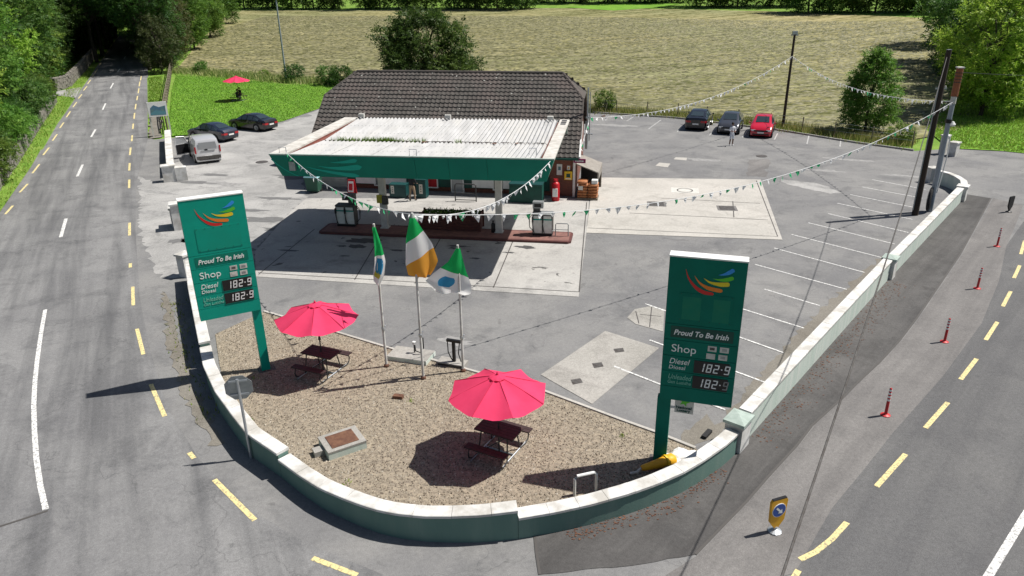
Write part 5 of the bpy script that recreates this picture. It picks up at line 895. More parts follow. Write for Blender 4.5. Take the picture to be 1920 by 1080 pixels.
MB().tube([(0, 0, 0), (0, 0, 2.5)], .038, 10).build('post', 'galv', e); oc = [(.38 * math.cos(math.pi / 8 + i * math.pi / 4), 2.22 + .38 * math.sin(math.pi / 8 + i * math.pi / 4)) for i in range(8)]; MB().slab(oc, -.06, -.045).build('plate', 'grey_metal', e); MB().slab([(x * .97, 2.22 + (z - 2.22) * .97) for x, z in oc], -.064, -.06).build('front_face', 'red', e)
for z in (2.02, 2.42): MB().box(-.24, .24, -.046, -.02, z - .025, z + .025).build('rail', 'galv', e)
text_mesh('STOP', .26, 'letter', 'lettering', e, (-.27, -.066, 2.13), 0, .54)
p = at(643, 838); e = empty('manhole_chamber', (p.x, p.y, .02), .55, 'concrete chamber with green sides and a rusty lid on the gravel', 'chamber'); e.scale = (.88, .9, .8)
MB().box(-.62, .62, -.5, .5, 0, .26).build('concrete_body', 'wall_mint', e); MB().box(-.63, .63, -.51, .51, .26, .32).build('rim', 'concrete_old', e); MB().box(-.44, .44, -.36, .36, .32, .34).build('lid', 'rust', e)
p = at(602, 851); e = tag(MB().box(-.2, .2, -.14, .14, 0, .16).build('concrete_block', 'concrete_old', None, loc=(p.x, p.y, .02), rz=.5), 'small grey concrete block against the manhole chamber', 'block')
p = at(747, 747); tag(MB().hexa([(-.16, -.09, 0), (.16, -.09, 0), (.16, .09, 0), (-.16, .09, 0), (-.16, -.085, .1), (.15, -.085, .1), (.15, .085, .1), (-.15, .085, .1)]).build('brick', 'rust', None, loc=(p.x, p.y, .02), rz=-.2), 'lone reddish brick lying on the gravel', 'brick')
p0, p1 = at(1077, 930), at(1117, 921); e = empty('hoop_rail', ((p0.x + p1.x) / 2, (p0.y + p1.y) / 2, .02), math.atan2(p1.y - p0.y, p1.x - p0.x), 'white tubular hoop rail just inside the curved wall', 'rail'); a = (p1 - p0).length / 2
MB().tube([(-a, 0, 0), (-a, 0, .5), (-a + .06, 0, .58), (a - .06, 0, .58), (a, 0, .5), (a, 0, 0)], .04, 8).build('tube', 'white', e, smooth=True)
p = at(1222, 884); e = empty('fallen_road_marker', (p.x + .08, p.y + .02, .04), .38, 'broken yellow road marker lying beside the right sign post', 'road marker'); e.scale = (1.2, 1.2, 1.2)
MB().lathe([(.05, 0), (.07, .05), (.12, .55), (.13, .58), (.13, .62), (.15, .66), (.15, .8), (.1, .86)], (-.35, 0, .14), 12, 'x').build('body', 'amber', e, smooth=True); MB().lathe([(.155, .6), (.155, .64)], (-.35, 0, .14), 12, 'x').build('collar', 'yellow', e); MB().tube([(-.6, .04, .05), (-.48, -.03, .1), (-.35, .02, .13)], .03, 6).build('torn_end', 'off_white', e)
def crumple(name, px, py, r, lab, mat, seed, z=.02, flat=.55):
    rg = random.Random(seed); bm = bmesh.new(); bmesh.ops.create_icosphere(bm, subdivisions=3, radius=r)
    for v in bm.verts: k = 1 + .32 * math.sin(v.co.x * 17 + seed) * math.sin(v.co.y * 15 + 1) + rg.uniform(-.1, .1); v.co = Vector((v.co.x * k * 1.5, v.co.y * k, max(-r * .3, v.co.z * k * flat)))
    me = bpy.data.meshes.new(name); bm.to_mesh(me); bm.free(); me.materials.append(MATS[mat]); p = at(px, py); return tag(link(name, me, None, (p.x, p.y, z + r * .3), .3), lab, 'sack')
crumple('white_sack', 1272, 868, .33, 'crumpled white plastic sack beside the yellow marker', 'white', 3)
p = at(1258, 890); tag(MB().hexa([(-.4, -.2, 0), (.35, -.2, 0), (.4, .2, 0), (-.3, .2, 0), (-.4, -.2, .04), (.35, -.2, .06), (.4, .2, .2), (-.3, .2, .16)]).build('broken_slab', 'cap_green', None, loc=(p.x + .05, p.y - .1, .02), rz=.4), 'grey green slab fragment under the white sack by the wall', 'slab')
p = at(771, 671); e = empty('concrete_plinth', (p.x, p.y, .0), -.3, 'low concrete plinth with a bent pipe behind the flagpoles', 'plinth')
MB().box(-.75, .75, -.42, .42, 0, .16).build('base', 'wall_mint', e); MB().box(-.74, .74, -.41, .41, .16, .18).build('top_face', 'concrete_old', e); MB().tube([(.1, .1, .18), (.1, .1, .5), (.16, .1, .56)], .025, 6).build('standpipe', 'dark_metal', e); MB().tube([(.12, .1, .5), (.2, 0, .3), (.35, .02, .25), (.45, .1, .4), (.45, .1, .8)], .022, 6).build('hose', 'rubber', e, smooth=True); MB().box(.05, .15, .05, .15, .5, .6).build('tap', 'white', e)
p = at(851, 684); e = empty('air_line_stand', (p.x, p.y, .0), -.35, 'black T shaped stand on a weathered base beside the right flagpole', 'stand')
MB().box(-.55, .45, -.22, .22, 0, .14).build('base', 'concrete_old', e); MB().box(-.03, .07, -.03, .05, .14, .95).build('upright', 'black', e); MB().box(-.22, .3, -.05, .05, .88, .97).build('crossbar', 'black', e); MB().tube([(-.18, -.04, .88), (-.16, -.06, .5), (-.08, -.05, .3), (.0, -.04, .16)], .018, 6).build('hose', 'rubber', e); MB().tube([(.26, -.04, .88), (.22, -.06, .5), (.3, -.05, .2)], .018, 6).build('hose', 'rubber', e); MB().box(-.5, .4, -.24, -.22, .05, .1).build('trim', 'black', e)
for x, y, rz, l_ in ((1334, 822, .9, 'black rubber wheel stop lying at the wall near the first pillar'), (1667, 491, .9, 'black tyre scrap lying against the second wall pillar')):
    p = at(x, y); tag(MB().box(-.22, .22, -.07, .07, 0, .09).build('wheel_stop', 'rubber', None, loc=(p.x - .1, p.y + .15, .004), rz=rz), l_, 'wheel stop')
p = at(309, 254); e = empty('picture_board', (p.x + .2, p.y - .3, 0), .5, 'white framed picture board on posts at the lawn fence', 'sign')
zt, zb = 3.0, 1.75
MB().box(-1.0, .55, -.04, .04, zb, zt).build('board', 'white', e); MB().slab([(-.86, zb + .15), (.4, zb + .12), (.42, zt - .35), (-.1, zt - .45), (-.5, zt - .25), (-.8, zt - .5)], -.046, -.04).build('picture', 'poster_blue', e); MB().slab([(-.84, zb + .16), (.38, zb + .13), (.38, zb + .4), (-.4, zb + .55), (-.84, zb + .3)], -.05, -.046).build('picture', 'poster_teal', e)
for x in (.5, -.95): MB().box(x - .06, x + .06, .04, .14, 0, zt).build('post', 'off_white', e)
p = at(1132, 219); e = empty('broom_handle', (p.x, p.y, p.z), .6, 'leaning wooden broom at the back of the car park', 'broom'); MB().tube([(0, 0, .05), (.6, .2, 1.3)], .025, 6).build('handle', 'fence_wood', e); MB().box(-.25, .15, -.08, .08, 0, .12).build('head', 'rust', e)
# ================================================================== FENCES AND STONE WALL
FP = [at(316, 250), at(309, 215), at(316, 172), at(321, 140), at(324, 124)]
path = resample([(p.x, p.y) for p in FP], 2.3); e = empty('timber_fence', (0, 0, 0), 0, 'weathered timber post and rail fence along the lawn and road', 'fence')
for i, p in enumerate(path):
    z = ter(p.x, p.y); MB().box(p.x - .06, p.x + .06, p.y - .06, p.y + .06, z - .1, z + 1.35, rnd.uniform(-.2, .2)).build('post', 'fence_wood', e)
    if i:
        a = path[i - 1]; za = ter(a.x, a.y); t = (p - a).normalized(); n_ = Vector((-t.y, t.x)) * .02
        for hh in (.3, .62, .94, 1.24):
            j0, j1 = rnd.uniform(-.04, .04), rnd.uniform(-.04, .04); MB().hexa([(a.x - n_.x, a.y - n_.y, za + hh + j0), (p.x - n_.x, p.y - n_.y, z + hh + j1), (p.x + n_.x, p.y + n_.y, z + hh + j1), (a.x + n_.x, a.y + n_.y, za + hh + j0), (a.x - n_.x, a.y - n_.y, za + hh + .14 + j0), (p.x - n_.x, p.y - n_.y, z + hh + .14 + j1), (p.x + n_.x, p.y + n_.y, z + hh + .14 + j1), (a.x + n_.x, a.y + n_.y, za + hh + .14 + j0)]).build('rail', 'fence_wood', e)
def stone_wall(pl, h, lab):
    path = resample(pl, .42); e = empty('stone_wall', (0, 0, 0), 0, lab, 'wall'); core = MB(); st = MB()
    for i in range(len(path) - 1):
        a, b_ = path[i], path[i + 1]; t = (b_ - a).normalized(); n_ = Vector((-t.y, t.x)) * .18; z = ter(a.x, a.y); core.prism([tuple(a + n_), tuple(b_ + n_), tuple(b_ - n_), tuple(a - n_)], z - .2, z + h - .08)
        for r in range(int(h / .22)):
            for s in (-1, 1):
                c = a.lerp(b_, rnd.uniform(.2, .8)) + n_ * s; w_, hh, d_ = rnd.uniform(.16, .24), rnd.uniform(.09, .12), rnd.uniform(.06, .12); zz = z + .11 + r * .22; k = t * w_; q = n_.normalized() * d_; cs = [(c - k - q), (c + k - q), (c + k + q), (c - k + q)]
                st.hexa([(v.x, v.y, zz - hh + rnd.uniform(-.02, .02)) for v in cs] + [(v.x, v.y, zz + hh + rnd.uniform(-.02, .02)) for v in cs])
        for s in (-.6, .6):
            c = a.lerp(b_, .5) + n_ * s; k = t * .2; q = n_.normalized() * .13; cs = [c - k - q, c + k - q, c + k + q, c - k + q]; zz = z + h - .06; st.hexa([(v.x, v.y, zz) for v in cs] + [(v.x, v.y, zz + rnd.uniform(.1, .2)) for v in cs])
    core.build('wall_core', 'stone', e); st.build('stones', 'stone', e)['kind'] = 'stuff'
stone_wall([(p.x, p.y) for p in (at(-45, 420), at(0, 346), at(25, 312), at(72, 238), at(103, 192))], .95, 'rough grey stone wall along the verge left of the country road')
stone_wall([(p.x, p.y) for p in (at(104, 170), at(130, 163), at(158, 132), at(180, 104))], 1.45, 'taller grey stone wall beyond the gateway under the trees')
HP = resample([(8.0, 75.2), (16.3, 71.2), (24.0, 64.6), (28.2, 58.8), (31.2, 56.0)], 3.1); e = empty('wire_fence', (0, 0, 0), 0, 'low post and wire fence between the car park and the hayfield', 'fence')
for p in HP: z = ter(p.x, p.y); MB().tube([(p.x, p.y, z - .1), (p.x + rnd.uniform(-.05, .05), p.y, z + 1.25)], .05, 7).build('post', 'fence_wood', e)
for h in (.5, .85, 1.15): MB().tube([(p.x, p.y, ter(p.x, p.y) + h) for p in HP], .008, 4).build('wire', 'galv', e)
hk = MB(); hp2 = resample(HEDGE, 2.0)
for i in range(len(hp2) - 1):
    a, b_ = hp2[i], hp2[i + 1]; t = (b_ - a).normalized(); n_ = Vector((-t.y, t.x)) * .07; z = ter(a.x, a.y); hk.prism([tuple(a + n_), tuple(b_ + n_), tuple(b_ - n_), tuple(a - n_)], z - .05, z + .13)
tag(hk.build('kerb', 'concrete_old'), kind='structure')

# ================================================================== VEHICLES
def wheel(parent, x, y, r, s):
    w_ = MB().lathe([(r * .55, -.1), (r * .93, -.11), (r, -.07), (r, .07), (r * .93, .11), (r * .55, .1)], n=20, axis='y').build('wheel', 'rubber', parent, smooth=40, loc=(x, y, r))
    m = MB(); m.lathe([(r * .66, s * .1), (r * .62, s * .115), (r * .16, s * .09), (r * .12, s * .11)], n=20, axis='y'); m.build('rim', 'rim', w_)
    for k in range(5): a = k * 2 * math.pi / 5; MB().tube([(0, s * .112, 0), (r * .6 * math.cos(a), s * .118, r * .6 * math.sin(a))], .028, 5).build('spoke', 'rim', w_)
def car(name, x, y, heading, lab, paint, ST, roof, W=1.82, r=.33, axles=(1.4, -1.35), screens=None, group=None, van=False, glass_r='glass', open_door=False, plate_at=(-1, 1), z=0):
    """ST: stations from tail to nose (x, shoulder height, top height, half width at shoulder, half width at top); roof: (first, last) station index of the cabin"""
    e = empty(name, (x, y, z), heading, lab, 'van' if van else 'car', group); m = MB(); hw = W / 2; n = len(ST); sec = []
    for i, (sx, zs, zt, ws, wt) in enumerate(ST):
        zb = .2 if 0 < i < n - 1 else .3; sec.append([(sx, 0, zb), (sx, ws * hw * .93, zb), (sx, ws * hw * .985, .42), (sx, ws * hw, .6 * zs + .12), (sx, ws * hw * .985, zs), (sx, wt * hw * 1.02, zs + (zt - zs) * .94), (sx, wt * hw * .8, zt), (sx, 0, zt + .02)])
    full = [s + [(a, -b_, c) for a, b_, c in s[::-1][1:-1]] for s in sec]; k = len(full[0])
    for s in full: m.v += s
    m.f = [(i * k + j, i * k + (j + 1) % k, (i + 1) * k + (j + 1) % k, (i + 1) * k + j) for i in range(n - 1) for j in range(k)] + [tuple(range(k)), tuple((n - 1) * k + j for j in range(k))[::-1]]
    body = m.build('body', paint, e, smooth=32)
    def pane(nm, quad, mat, off=.012, shrink=(.06, .08)):
        A, B_, C_, D = [Vector(q) for q in quad]; nrm = (B_ - A).cross(D - A).normalized(); cen = (A + B_ + C_ + D) / 4
        if nrm.dot(cen - Vector((cen.x * .6, 0, .7))) < 0: nrm = -nrm
        def P(u, v): return A.lerp(B_, u).lerp(D.lerp(C_, u), v) + nrm * off
        u0, v0 = shrink; q = MB(); q.add([P(u0, v0), P(1 - u0, v0), P(1 - u0, 1 - v0), P(u0, 1 - v0)], [(0, 1, 2, 3)]); return q.build(nm, mat, e)
    a, b_ = roof
    for s in (1, -1):                                                    # side glass between the cabin stations
        for i in range(a - 1, b_ + 1):
            S0, S1 = sec[i], sec[i + 1]; q = [S0[4], S1[4], S1[5], S0[5]]; q = [(p_[0], p_[1] * s, p_[2]) for p_ in q]
            if van and s == -1 and i < b_ - 1: continue
            if van and i < b_ - 1: continue
            pane('side_window', q, 'glass', .014, (.05, .12))
    def mirror(q): return [(p_[0], -p_[1], p_[2]) for p_ in q]
    for i, nm in ((b_, 'windscreen'), (a - 1, 'rear_window')):
        S0, S1 = sec[i], sec[i + 1]; lo_, hi_ = (S1, S0) if nm == 'windscreen' else (S0, S1); q = [(lo_[6][0], lo_[6][1], lo_[6][2]), (lo_[6][0], -lo_[6][1], lo_[6][2]), (hi_[6][0], -hi_[6][1], hi_[6][2]), (hi_[6][0], hi_[6][1], hi_[6][2])]
        if van and nm == 'rear_window': continue
        g = 'glass' if nm == 'windscreen' else glass_r; pane(nm, q, g, .03, (.02, .07))
    L0, L1 = ST[0][0], ST[-1][0]
    for s in (1, -1):
        for ax in axles:
            MB().lathe([(r * 1.12, s * .0), (r * 1.12, s * .012)], (ax, s * hw * .985, r + .03), 20, 'y').build('wheel_arch', 'rubber', e); wheel(e, ax, s * (hw - .1), r, s)
        zt0 = ST[1][1]; h0 = ST[-2][1]
        lx, lw, nx, nw = ST[1][0], ST[1][3] * hw, ST[-2][0], ST[-2][3] * hw; q0, q1 = ST[0][3] * hw, ST[-1][3] * hw
        if van: MB().prism([(L0 - .02, s * lw * .9), (L0 - .015, s * (lw + .012)), (L0 + .1, s * (lw + .014)), (L0 + .1, s * lw * .9)], .82, 1.3).build('tail_light', 'lamp_red', e)
        else: MB().prism([(L0 - .02, s * q0 * .52), (L0 - .02, s * (q0 + .01)), (lx + .04, s * (lw + .016)), (lx + .04, s * lw * .9), (L0 + .05, s * q0 * .9), (L0 + .05, s * q0 * .52)], zt0 - .26, zt0 - .1).build('tail_light', 'lamp_red', e)
        MB().prism([(L1 + .015, s * q1 * .6), (L1 + .01, s * (q1 + .01)), (nx - .08, s * (nw + .016)), (nx - .08, s * nw * .9), (L1 - .05, s * q1 * .9), (L1 - .05, s * q1 * .6)], h0 - .17, h0 - .05).build('headlight', 'lamp_clear', e)
        mx = ST[b_ + 1][0] - .25; mz = ST[b_ + 1][1]; MB().hexa([(mx - .06, s * hw, mz), (mx + .06, s * hw, mz), (mx + .04, s * (hw + .18), mz + .02), (mx - .06, s * (hw + .18), mz + .02), (mx - .06, s * hw, mz + .1), (mx + .06, s * hw, mz + .1), (mx + .04, s * (hw + .18), mz + .14), (mx - .06, s * (hw + .18), mz + .14)]).build('wing_mirror', paint, e)
        if not van or s == 1: 
            for hx in (.15, -.75): MB().box(hx - .09, hx + .09, s * hw * .985 - .015, s * hw * .985 + .015, ST[a][1] - .13, ST[a][1] - .1).build('door_handle', paint, e)
    zp = .62 if not van else .55
    MB().box(L0 - .03, L0 - .005, -.26, .26, zp - .06, zp + .06).build('number_plate', 'plate', e); MB().box(L1 + .005, L1 + .03, -.26, .26, .42, .53).build('number_plate', 'plate', e); MB().box(L1 + .0, L1 + .02, -.55, .55, .55, .68).build('grille', 'black', e); MB().box(L0 - .02, L0 + .05, -hw * .75, hw * .75, .3, .42).build('bumper_trim', 'dark_metal', e); MB().box(L1 - .05, L1 + .015, -hw * .7, hw * .7, .28, .38).build('bumper_trim', 'black', e)
    MB().box(L0 + .4, L1 - .4, -hw * .85, hw * .85, .16, .24).build('underbody', 'black', e)
    return e, sec
SEDAN = [(-2.38, .72, .86, .82, .72), (-2.22, .88, 1.02, .95, .78), (-1.62, .93, 1.06, .99, .74), (-.92, .95, 1.38, 1.0, .62), (-.25, .95, 1.45, 1.0, .64), (.4, .94, 1.41, 1.0, .64), (1.2, .9, 1.0, .99, .76), (1.85, .8, .88, .97, .8), (2.25, .68, .74, .9, .74), (2.38, .55, .6, .78, .66)]
COUPESUV = [(-2.32, .8, .95, .82, .72), (-2.18, 1.0, 1.12, .95, .8), (-1.8, 1.06, 1.2, .99, .74), (-1.0, 1.08, 1.52, 1.0, .64), (-.2, 1.08, 1.62, 1.0, .66), (.4, 1.06, 1.58, 1.0, .66), (1.15, 1.02, 1.13, .99, .78), (1.8, .96, 1.04, .98, .82), (2.2, .8, .88, .92, .78), (2.32, .64, .7, .82, .7)]
CROSS = [(-2.15, .85, 1.0, .85, .74), (-2.05, 1.0, 1.25, .95, .74), (-1.75, 1.04, 1.44, .99, .66), (-1.1, 1.04, 1.56, 1.0, .67), (-.3, 1.04, 1.6, 1.0, .67), (.35, 1.02, 1.56, 1.0, .67), (1.05, .99, 1.1, .99, .78), (1.65, .92, 1.0, .97, .82), (2.05, .76, .82, .9, .76), (2.17, .6, .66, .78, .68)]
VAN = [(-2.2, .95, 1.05, .95, .88), (-2.17, 1.12, 1.62, .98, .82), (-2.08, 1.15, 1.8, .99, .8), (-1.2, 1.16, 1.85, 1.0, .82), (-.3, 1.16, 1.85, 1.0, .82), (.45, 1.14, 1.78, 1.0, .8), (1.25, 1.08, 1.2, .99, .82), (1.75, .98, 1.04, .97, .84), (2.1, .78, .84, .9, .8), (2.2, .6, .66, .8, .72)]
hd = lambda az: math.pi / 2 - math.radians(az)                    # compass-like heading (clockwise from +y) to rotation
GR = 'cars parked round the forecourt'
p = at(393, 308); d_ = Vector((-.5, .866)); van, vsec = car('parked_van', p.x + d_.x * 2.3, p.y + d_.y * 2.3 + .15, math.atan2(d_.y, d_.x), 'silver van with its driver door open beside the entrance wall', 'car_silver', VAN, (2, 5), 1.84, .32, (1.35, -1.3), van=True, glass_r='glass_pale')
dr = MB(); dr.hexa([(0, 0, .3), (-.35, .95, .3), (-.39, .94, .3), (-.04, -.01, .3), (0, 0, 1.12), (-.35, .95, 1.12), (-.39, .94, 1.12), (-.04, -.01, 1.12)]); dr = dr.build('open_door', 'car_silver', van, loc=(1.15, .92, 0)); f = MB()
f.tube([(0, 0, 1.12), (-.1, .22, 1.62), (-.3, .8, 1.68), (-.37, .95, 1.12)], .035, 6); f.build('window_frame', 'car_silver', dr); MB().hexa([(-.045, .02, .38), (-.38, .9, .38), (-.41, .89, .38), (-.075, .01, .38), (-.045, .02, 1.08), (-.38, .9, 1.08), (-.41, .89, 1.08), (-.075, .01, 1.08)]).build('door_lining', 'black', dr); MB().add([(-.03, .05, 1.13), (-.35, .9, 1.13), (-.29, .78, 1.64), (-.11, .25, 1.6)], [(0, 1, 2, 3)]).build('door_glass', 'glass_pale', dr)
MB().add([(.35, .925, .35), (1.12, .925, .35), (1.12, .925, 1.1), (.9, .8, 1.6), (.4, .8, 1.68), (.35, .925, 1.1)], [(0, 1, 2, 3, 4, 5)]).build('door_opening', 'black', van); MB().box(.35, .75, .35, .8, .45, .95).build('driver_seat', 'cloth_dark', van)
MB().slab([(-.66, 1.14), (.66, 1.14), (.6, 1.6), (-.6, 1.6)], 0, .012).build('tailgate_window', 'glass_pale', van, loc=(-2.215, 0, 0), rz=-math.pi / 2); MB().box(-2.23, -2.18, -.5, .5, .98, 1.02).build('rear_trim', 'grey_metal', van); MB().box(-2.26, -2.15, -.85, .85, .36, .6).build('rear_bumper', 'iron', van); MB().tube([(-2.24, 0, .36), (-2.4, 0, .38), (-2.4, 0, .48)], .03, 6).build('tow_hook', 'dark_metal', van); MB().box(-2.235, -2.195, .02, .22, 1.0, 1.1).build('badge', 'black', van)
p = at(398, 262); car('parked_car', p.x, p.y + .3, math.radians(150), 'dark blue grey saloon parked half hidden behind the silver van', 'car_navy', SEDAN, (3, 5), group=GR)
p = at(473, 243); car('parked_car', p.x, p.y + .35, math.radians(152), 'black saloon parked along the lawn edge', 'car_black', SEDAN, (3, 5), 1.86, .34, group=GR)
p = at(1303, 246); d_ = Vector((math.sin(math.radians(22)), math.cos(math.radians(22)))); car('parked_car', p.x + d_.x * 2.3, p.y + d_.y * 2.3, math.atan2(d_.y, d_.x), 'black coupe style SUV with its tail to the camera at the field fence', 'car_black', COUPESUV, (3, 5), 1.95, .37, group=GR)
p = at(1364, 253); car('parked_car', p.x + d_.x * 2.0, p.y + d_.y * 2.0, math.atan2(-d_.y, -d_.x), 'dark grey crossover facing the camera behind the person in white', 'car_grey', CROSS, (3, 5), 1.83, .35, group=GR)
p = at(1425, 259); car('parked_car', p.x + d_.x * 2.0, p.y + d_.y * 2.0, math.atan2(-d_.y, -d_.x), 'bright red crossover facing the camera at the field fence', 'car_red', CROSS, (3, 5), 1.84, .35, group=GR)
p = at(556, 283, 1.2); car('parked_car', p.x + .5, p.y + .6, math.radians(158), 'black car hidden behind the left edge of the canopy', 'car_black', SEDAN, (3, 5), group=GR)

# ================================================================== PEOPLE
def figure(name, loc, rz, lab, J, E_, mats, rule, hair, extras=None):
    """J: joint -> (x, y, z, radius); one continuous skinned body, coloured by region"""
    e = empty(name, loc, rz, lab, 'person'); ks = list(J); me = bpy.data.meshes.new('body'); me.from_pydata([J[k][:3] for k in ks], [(ks.index(a), ks.index(b_)) for a, b_ in E_], []); o = bpy.data.objects.new('tmp', me); COL.objects.link(o)
    sk = o.modifiers.new('s', 'SKIN'); sk.use_smooth_shade = True; o.modifiers.new('d', 'SUBSURF').levels = 2
    for i, k in enumerate(ks): v = me.skin_vertices[0].data[i]; v.radius = (J[k][3], J[k][3] if len(J[k]) < 5 else J[k][4]); v.use_root = (k == 'pel')
    bpy.context.view_layer.update(); ev = bpy.data.meshes.new_from_object(o.evaluated_get(bpy.context.evaluated_depsgraph_get())); bpy.data.objects.remove(o)
    ev.materials.clear()
    for q in mats: ev.materials.append(MATS[q])
    for f in ev.polygons: f.material_index = rule(f.center); f.use_smooth = True
    link('body', ev, e); h = J['head']; bm = bmesh.new(); bmesh.ops.create_icosphere(bm, subdivisions=3, radius=.112)
    for v in bm.verts: v.co = Vector((v.co.x * .92, v.co.y * 1.05 + .018, max(v.co.z * 1.05, -.03 if v.co.y < 0.03 else -.09) + .03))
    hm = bpy.data.meshes.new('hair'); bm.to_mesh(hm); bm.free(); hm.materials.append(MATS[hair]); link('hair', hm, e, h[:3])
    hx, hy, hz = h[:3]; MB().hexa([(hx - .012, hy - .125, hz - .035), (hx + .012, hy - .125, hz - .035), (hx + .012, hy - .09, hz - .035), (hx - .012, hy - .09, hz - .035), (hx - .006, hy - .105, hz + .015), (hx + .006, hy - .105, hz + .015), (hx + .006, hy - .09, hz + .015), (hx - .006, hy - .09, hz + .015)]).build('nose', mats[0], e)
    for s in (-1, 1): MB().lathe([(.004, -.008), (.011, 0), (.004, .006)], (hx + s * .036, hy - .098, hz + .005), 6, 'y').build('eye', 'black', e); MB().lathe([(.008, -.02), (.028, 0), (.01, .02)], (hx + s * .095, hy, hz - .01), 6, 'x').build('ear', mats[0], e)
    MB().box(hx - .025, hx + .025, hy - .1, hy - .092, hz - .066, hz - .058).build('mouth', 'rust', e); return e
def hands(J, E_, side, wrist, d):
    w_ = Vector(J[wrist][:3]); d = Vector(d).normalized(); sd = d.cross(Vector((0, 0, 1))).normalized() if abs(d.z) < .9 else Vector((0, 1, 0)); pk = 'palm' + side; J[pk] = (*(w_ + d * .07), .028); E_.append((wrist, pk))
    for i, (o_, l_) in enumerate(((-.03, .065), (-.01, .08), (.01, .075), (.03, .058))):
        a = w_ + d * .1 + sd * o_; J[f'f{side}{i}'] = (*a, .0095); J[f't{side}{i}'] = (*(a + d * l_ + Vector((0, -.02, -.012))), .008); E_ += [(pk, f'f{side}{i}'), (f'f{side}{i}', f't{side}{i}')]
    J['th' + side] = (*(w_ + d * .06 - sd * .05), .011); J['tt' + side] = (*(w_ + d * .1 - sd * .06), .009); E_ += [(pk, 'th' + side), ('th' + side, 'tt' + side)]
def standing(H, arms, step=0):
    k = H / 1.78; J = dict(pel=(0, 0, .95 * k, .135, .11), wai=(0, 0, 1.1 * k, .13, .1), che=(0, 0, 1.3 * k, .155, .11), nb=(0, .01, 1.45 * k, .07), nk=(0, 0, 1.54 * k, .055), head=(0, -.01, 1.66 * k, .1, .115), crown=(0, 0, 1.73 * k, .07))
    E_ = [('pel', 'wai'), ('wai', 'che'), ('che', 'nb'), ('nb', 'nk'), ('nk', 'head'), ('head', 'crown')]
    for s, x in (('l', 1), ('r', -1)):
        y = step * x; J.update({'hip' + s: (x * .1, 0, .88 * k, .1), 'kn' + s: (x * .12, -.02 + y * .5, .49 * k, .066), 'an' + s: (x * .13, .03 + y, .09 * k, .042), 'toe' + s: (x * .15, -.13 + y, .035, .04), 'sh' + s: (x * .18, 0, 1.42 * k, .065)}); E_ += [('pel', 'hip' + s), ('hip' + s, 'kn' + s), ('kn' + s, 'an' + s), ('an' + s, 'toe' + s), ('che', 'sh' + s)]
        el, wr = arms[0 if x == 1 else 1]; J['el' + s] = (el[0] * x, el[1], el[2] * k, .045); J['wr' + s] = (wr[0] * x, wr[1], wr[2] * k, .03); E_ += [('sh' + s, 'el' + s), ('el' + s, 'wr' + s)]; hands(J, E_, s, 'wr' + s, Vector(J['wr' + s][:3]) - Vector(J['el' + s][:3]))
    return J, E_
p = at(1370.5, 273); A = ((.27, -.02, 1.16), (.1, -.24, 1.12)); J, E_ = standing(1.84, (A, A))
figure('person', (p.x, p.y, 0), .25, 'person in white shirt and pale shorts standing in the car park', J, E_, ['skin_dark', 'shirt_white', 'shorts', 'shoe_white'], lambda c: 3 if c.z < .1 else 0 if c.z < .52 else 2 if c.z < .98 else 1 if (c.z < 1.56 and not (c.y < -.12)) else 0, 'hair')
p = at(774, 377); A2 = ((.24, -.08, 1.15), (.16, -.3, 1.05)); J, E_ = standing(1.76, (A2, A2), .1)
figure('person', (p.x, p.y, .014), 2.7, 'person in dark top and khaki trousers at the machine by the shop', J, E_, ['skin', 'cloth_dark', 'khaki', 'black'], lambda c: 3 if c.z < .1 else 2 if c.z < .97 else 1 if (c.z < 1.52 and not (c.y < -.28)) else 0, 'hair')
def seated(rz, x, y, z, lab, top):
    J = dict(pel=(0, 0, .55, .14, .12), wai=(0, -.02, .7, .13, .1), che=(0, -.06, .9, .15, .11), nb=(0, -.08, 1.06, .07), nk=(0, -.09, 1.14, .055), head=(0, -.11, 1.26, .1, .115), crown=(0, -.1, 1.33, .07)); E_ = [('pel', 'wai'), ('wai', 'che'), ('che', 'nb'), ('nb', 'nk'), ('nk', 'head'), ('head', 'crown')]
    for s, q in (('l', 1), ('r', -1)):
        J.update({'hip' + s: (q * .1, -.02, .53, .1), 'kn' + s: (q * .13, -.44, .52, .068), 'an' + s: (q * .14, -.42, .09, .042), 'toe' + s: (q * .15, -.57, .035, .04), 'sh' + s: (q * .18, -.06, 1.03, .065), 'el' + s: (q * .26, -.2, .83, .045), 'wr' + s: (q * .15, -.44, .82, .03)}); E_ += [('pel', 'hip' + s), ('hip' + s, 'kn' + s), ('kn' + s, 'an' + s), ('an' + s, 'toe' + s), ('che', 'sh' + s), ('sh' + s, 'el' + s), ('el' + s, 'wr' + s)]; hands(J, E_, s, 'wr' + s, (0, -1, 0))
    figure('person', (x, y, z), rz, lab, J, E_, ['skin', top, 'cloth_dark'], lambda c: 2 if c.z < .62 else 1 if (c.z < 1.12 and c.y > -.38) else 0, 'hair')
p = at(449, 189); zz = p.z + .035; R_ = Matrix.Rotation(-.3, 2)
for dx, dy, rz, lab, top in ((-.35, .8, -.3, 'person in dark clothes seated behind the far lawn table', 'cloth_dark'), (.4, -.8, math.pi - .3, 'person with a pale back seated at the near side of the far lawn table', 'cloth_dark')):
    q = R_ @ Vector((dx, dy)); seated(rz, p.x + q.x, p.y + q.y, zz, lab, top)
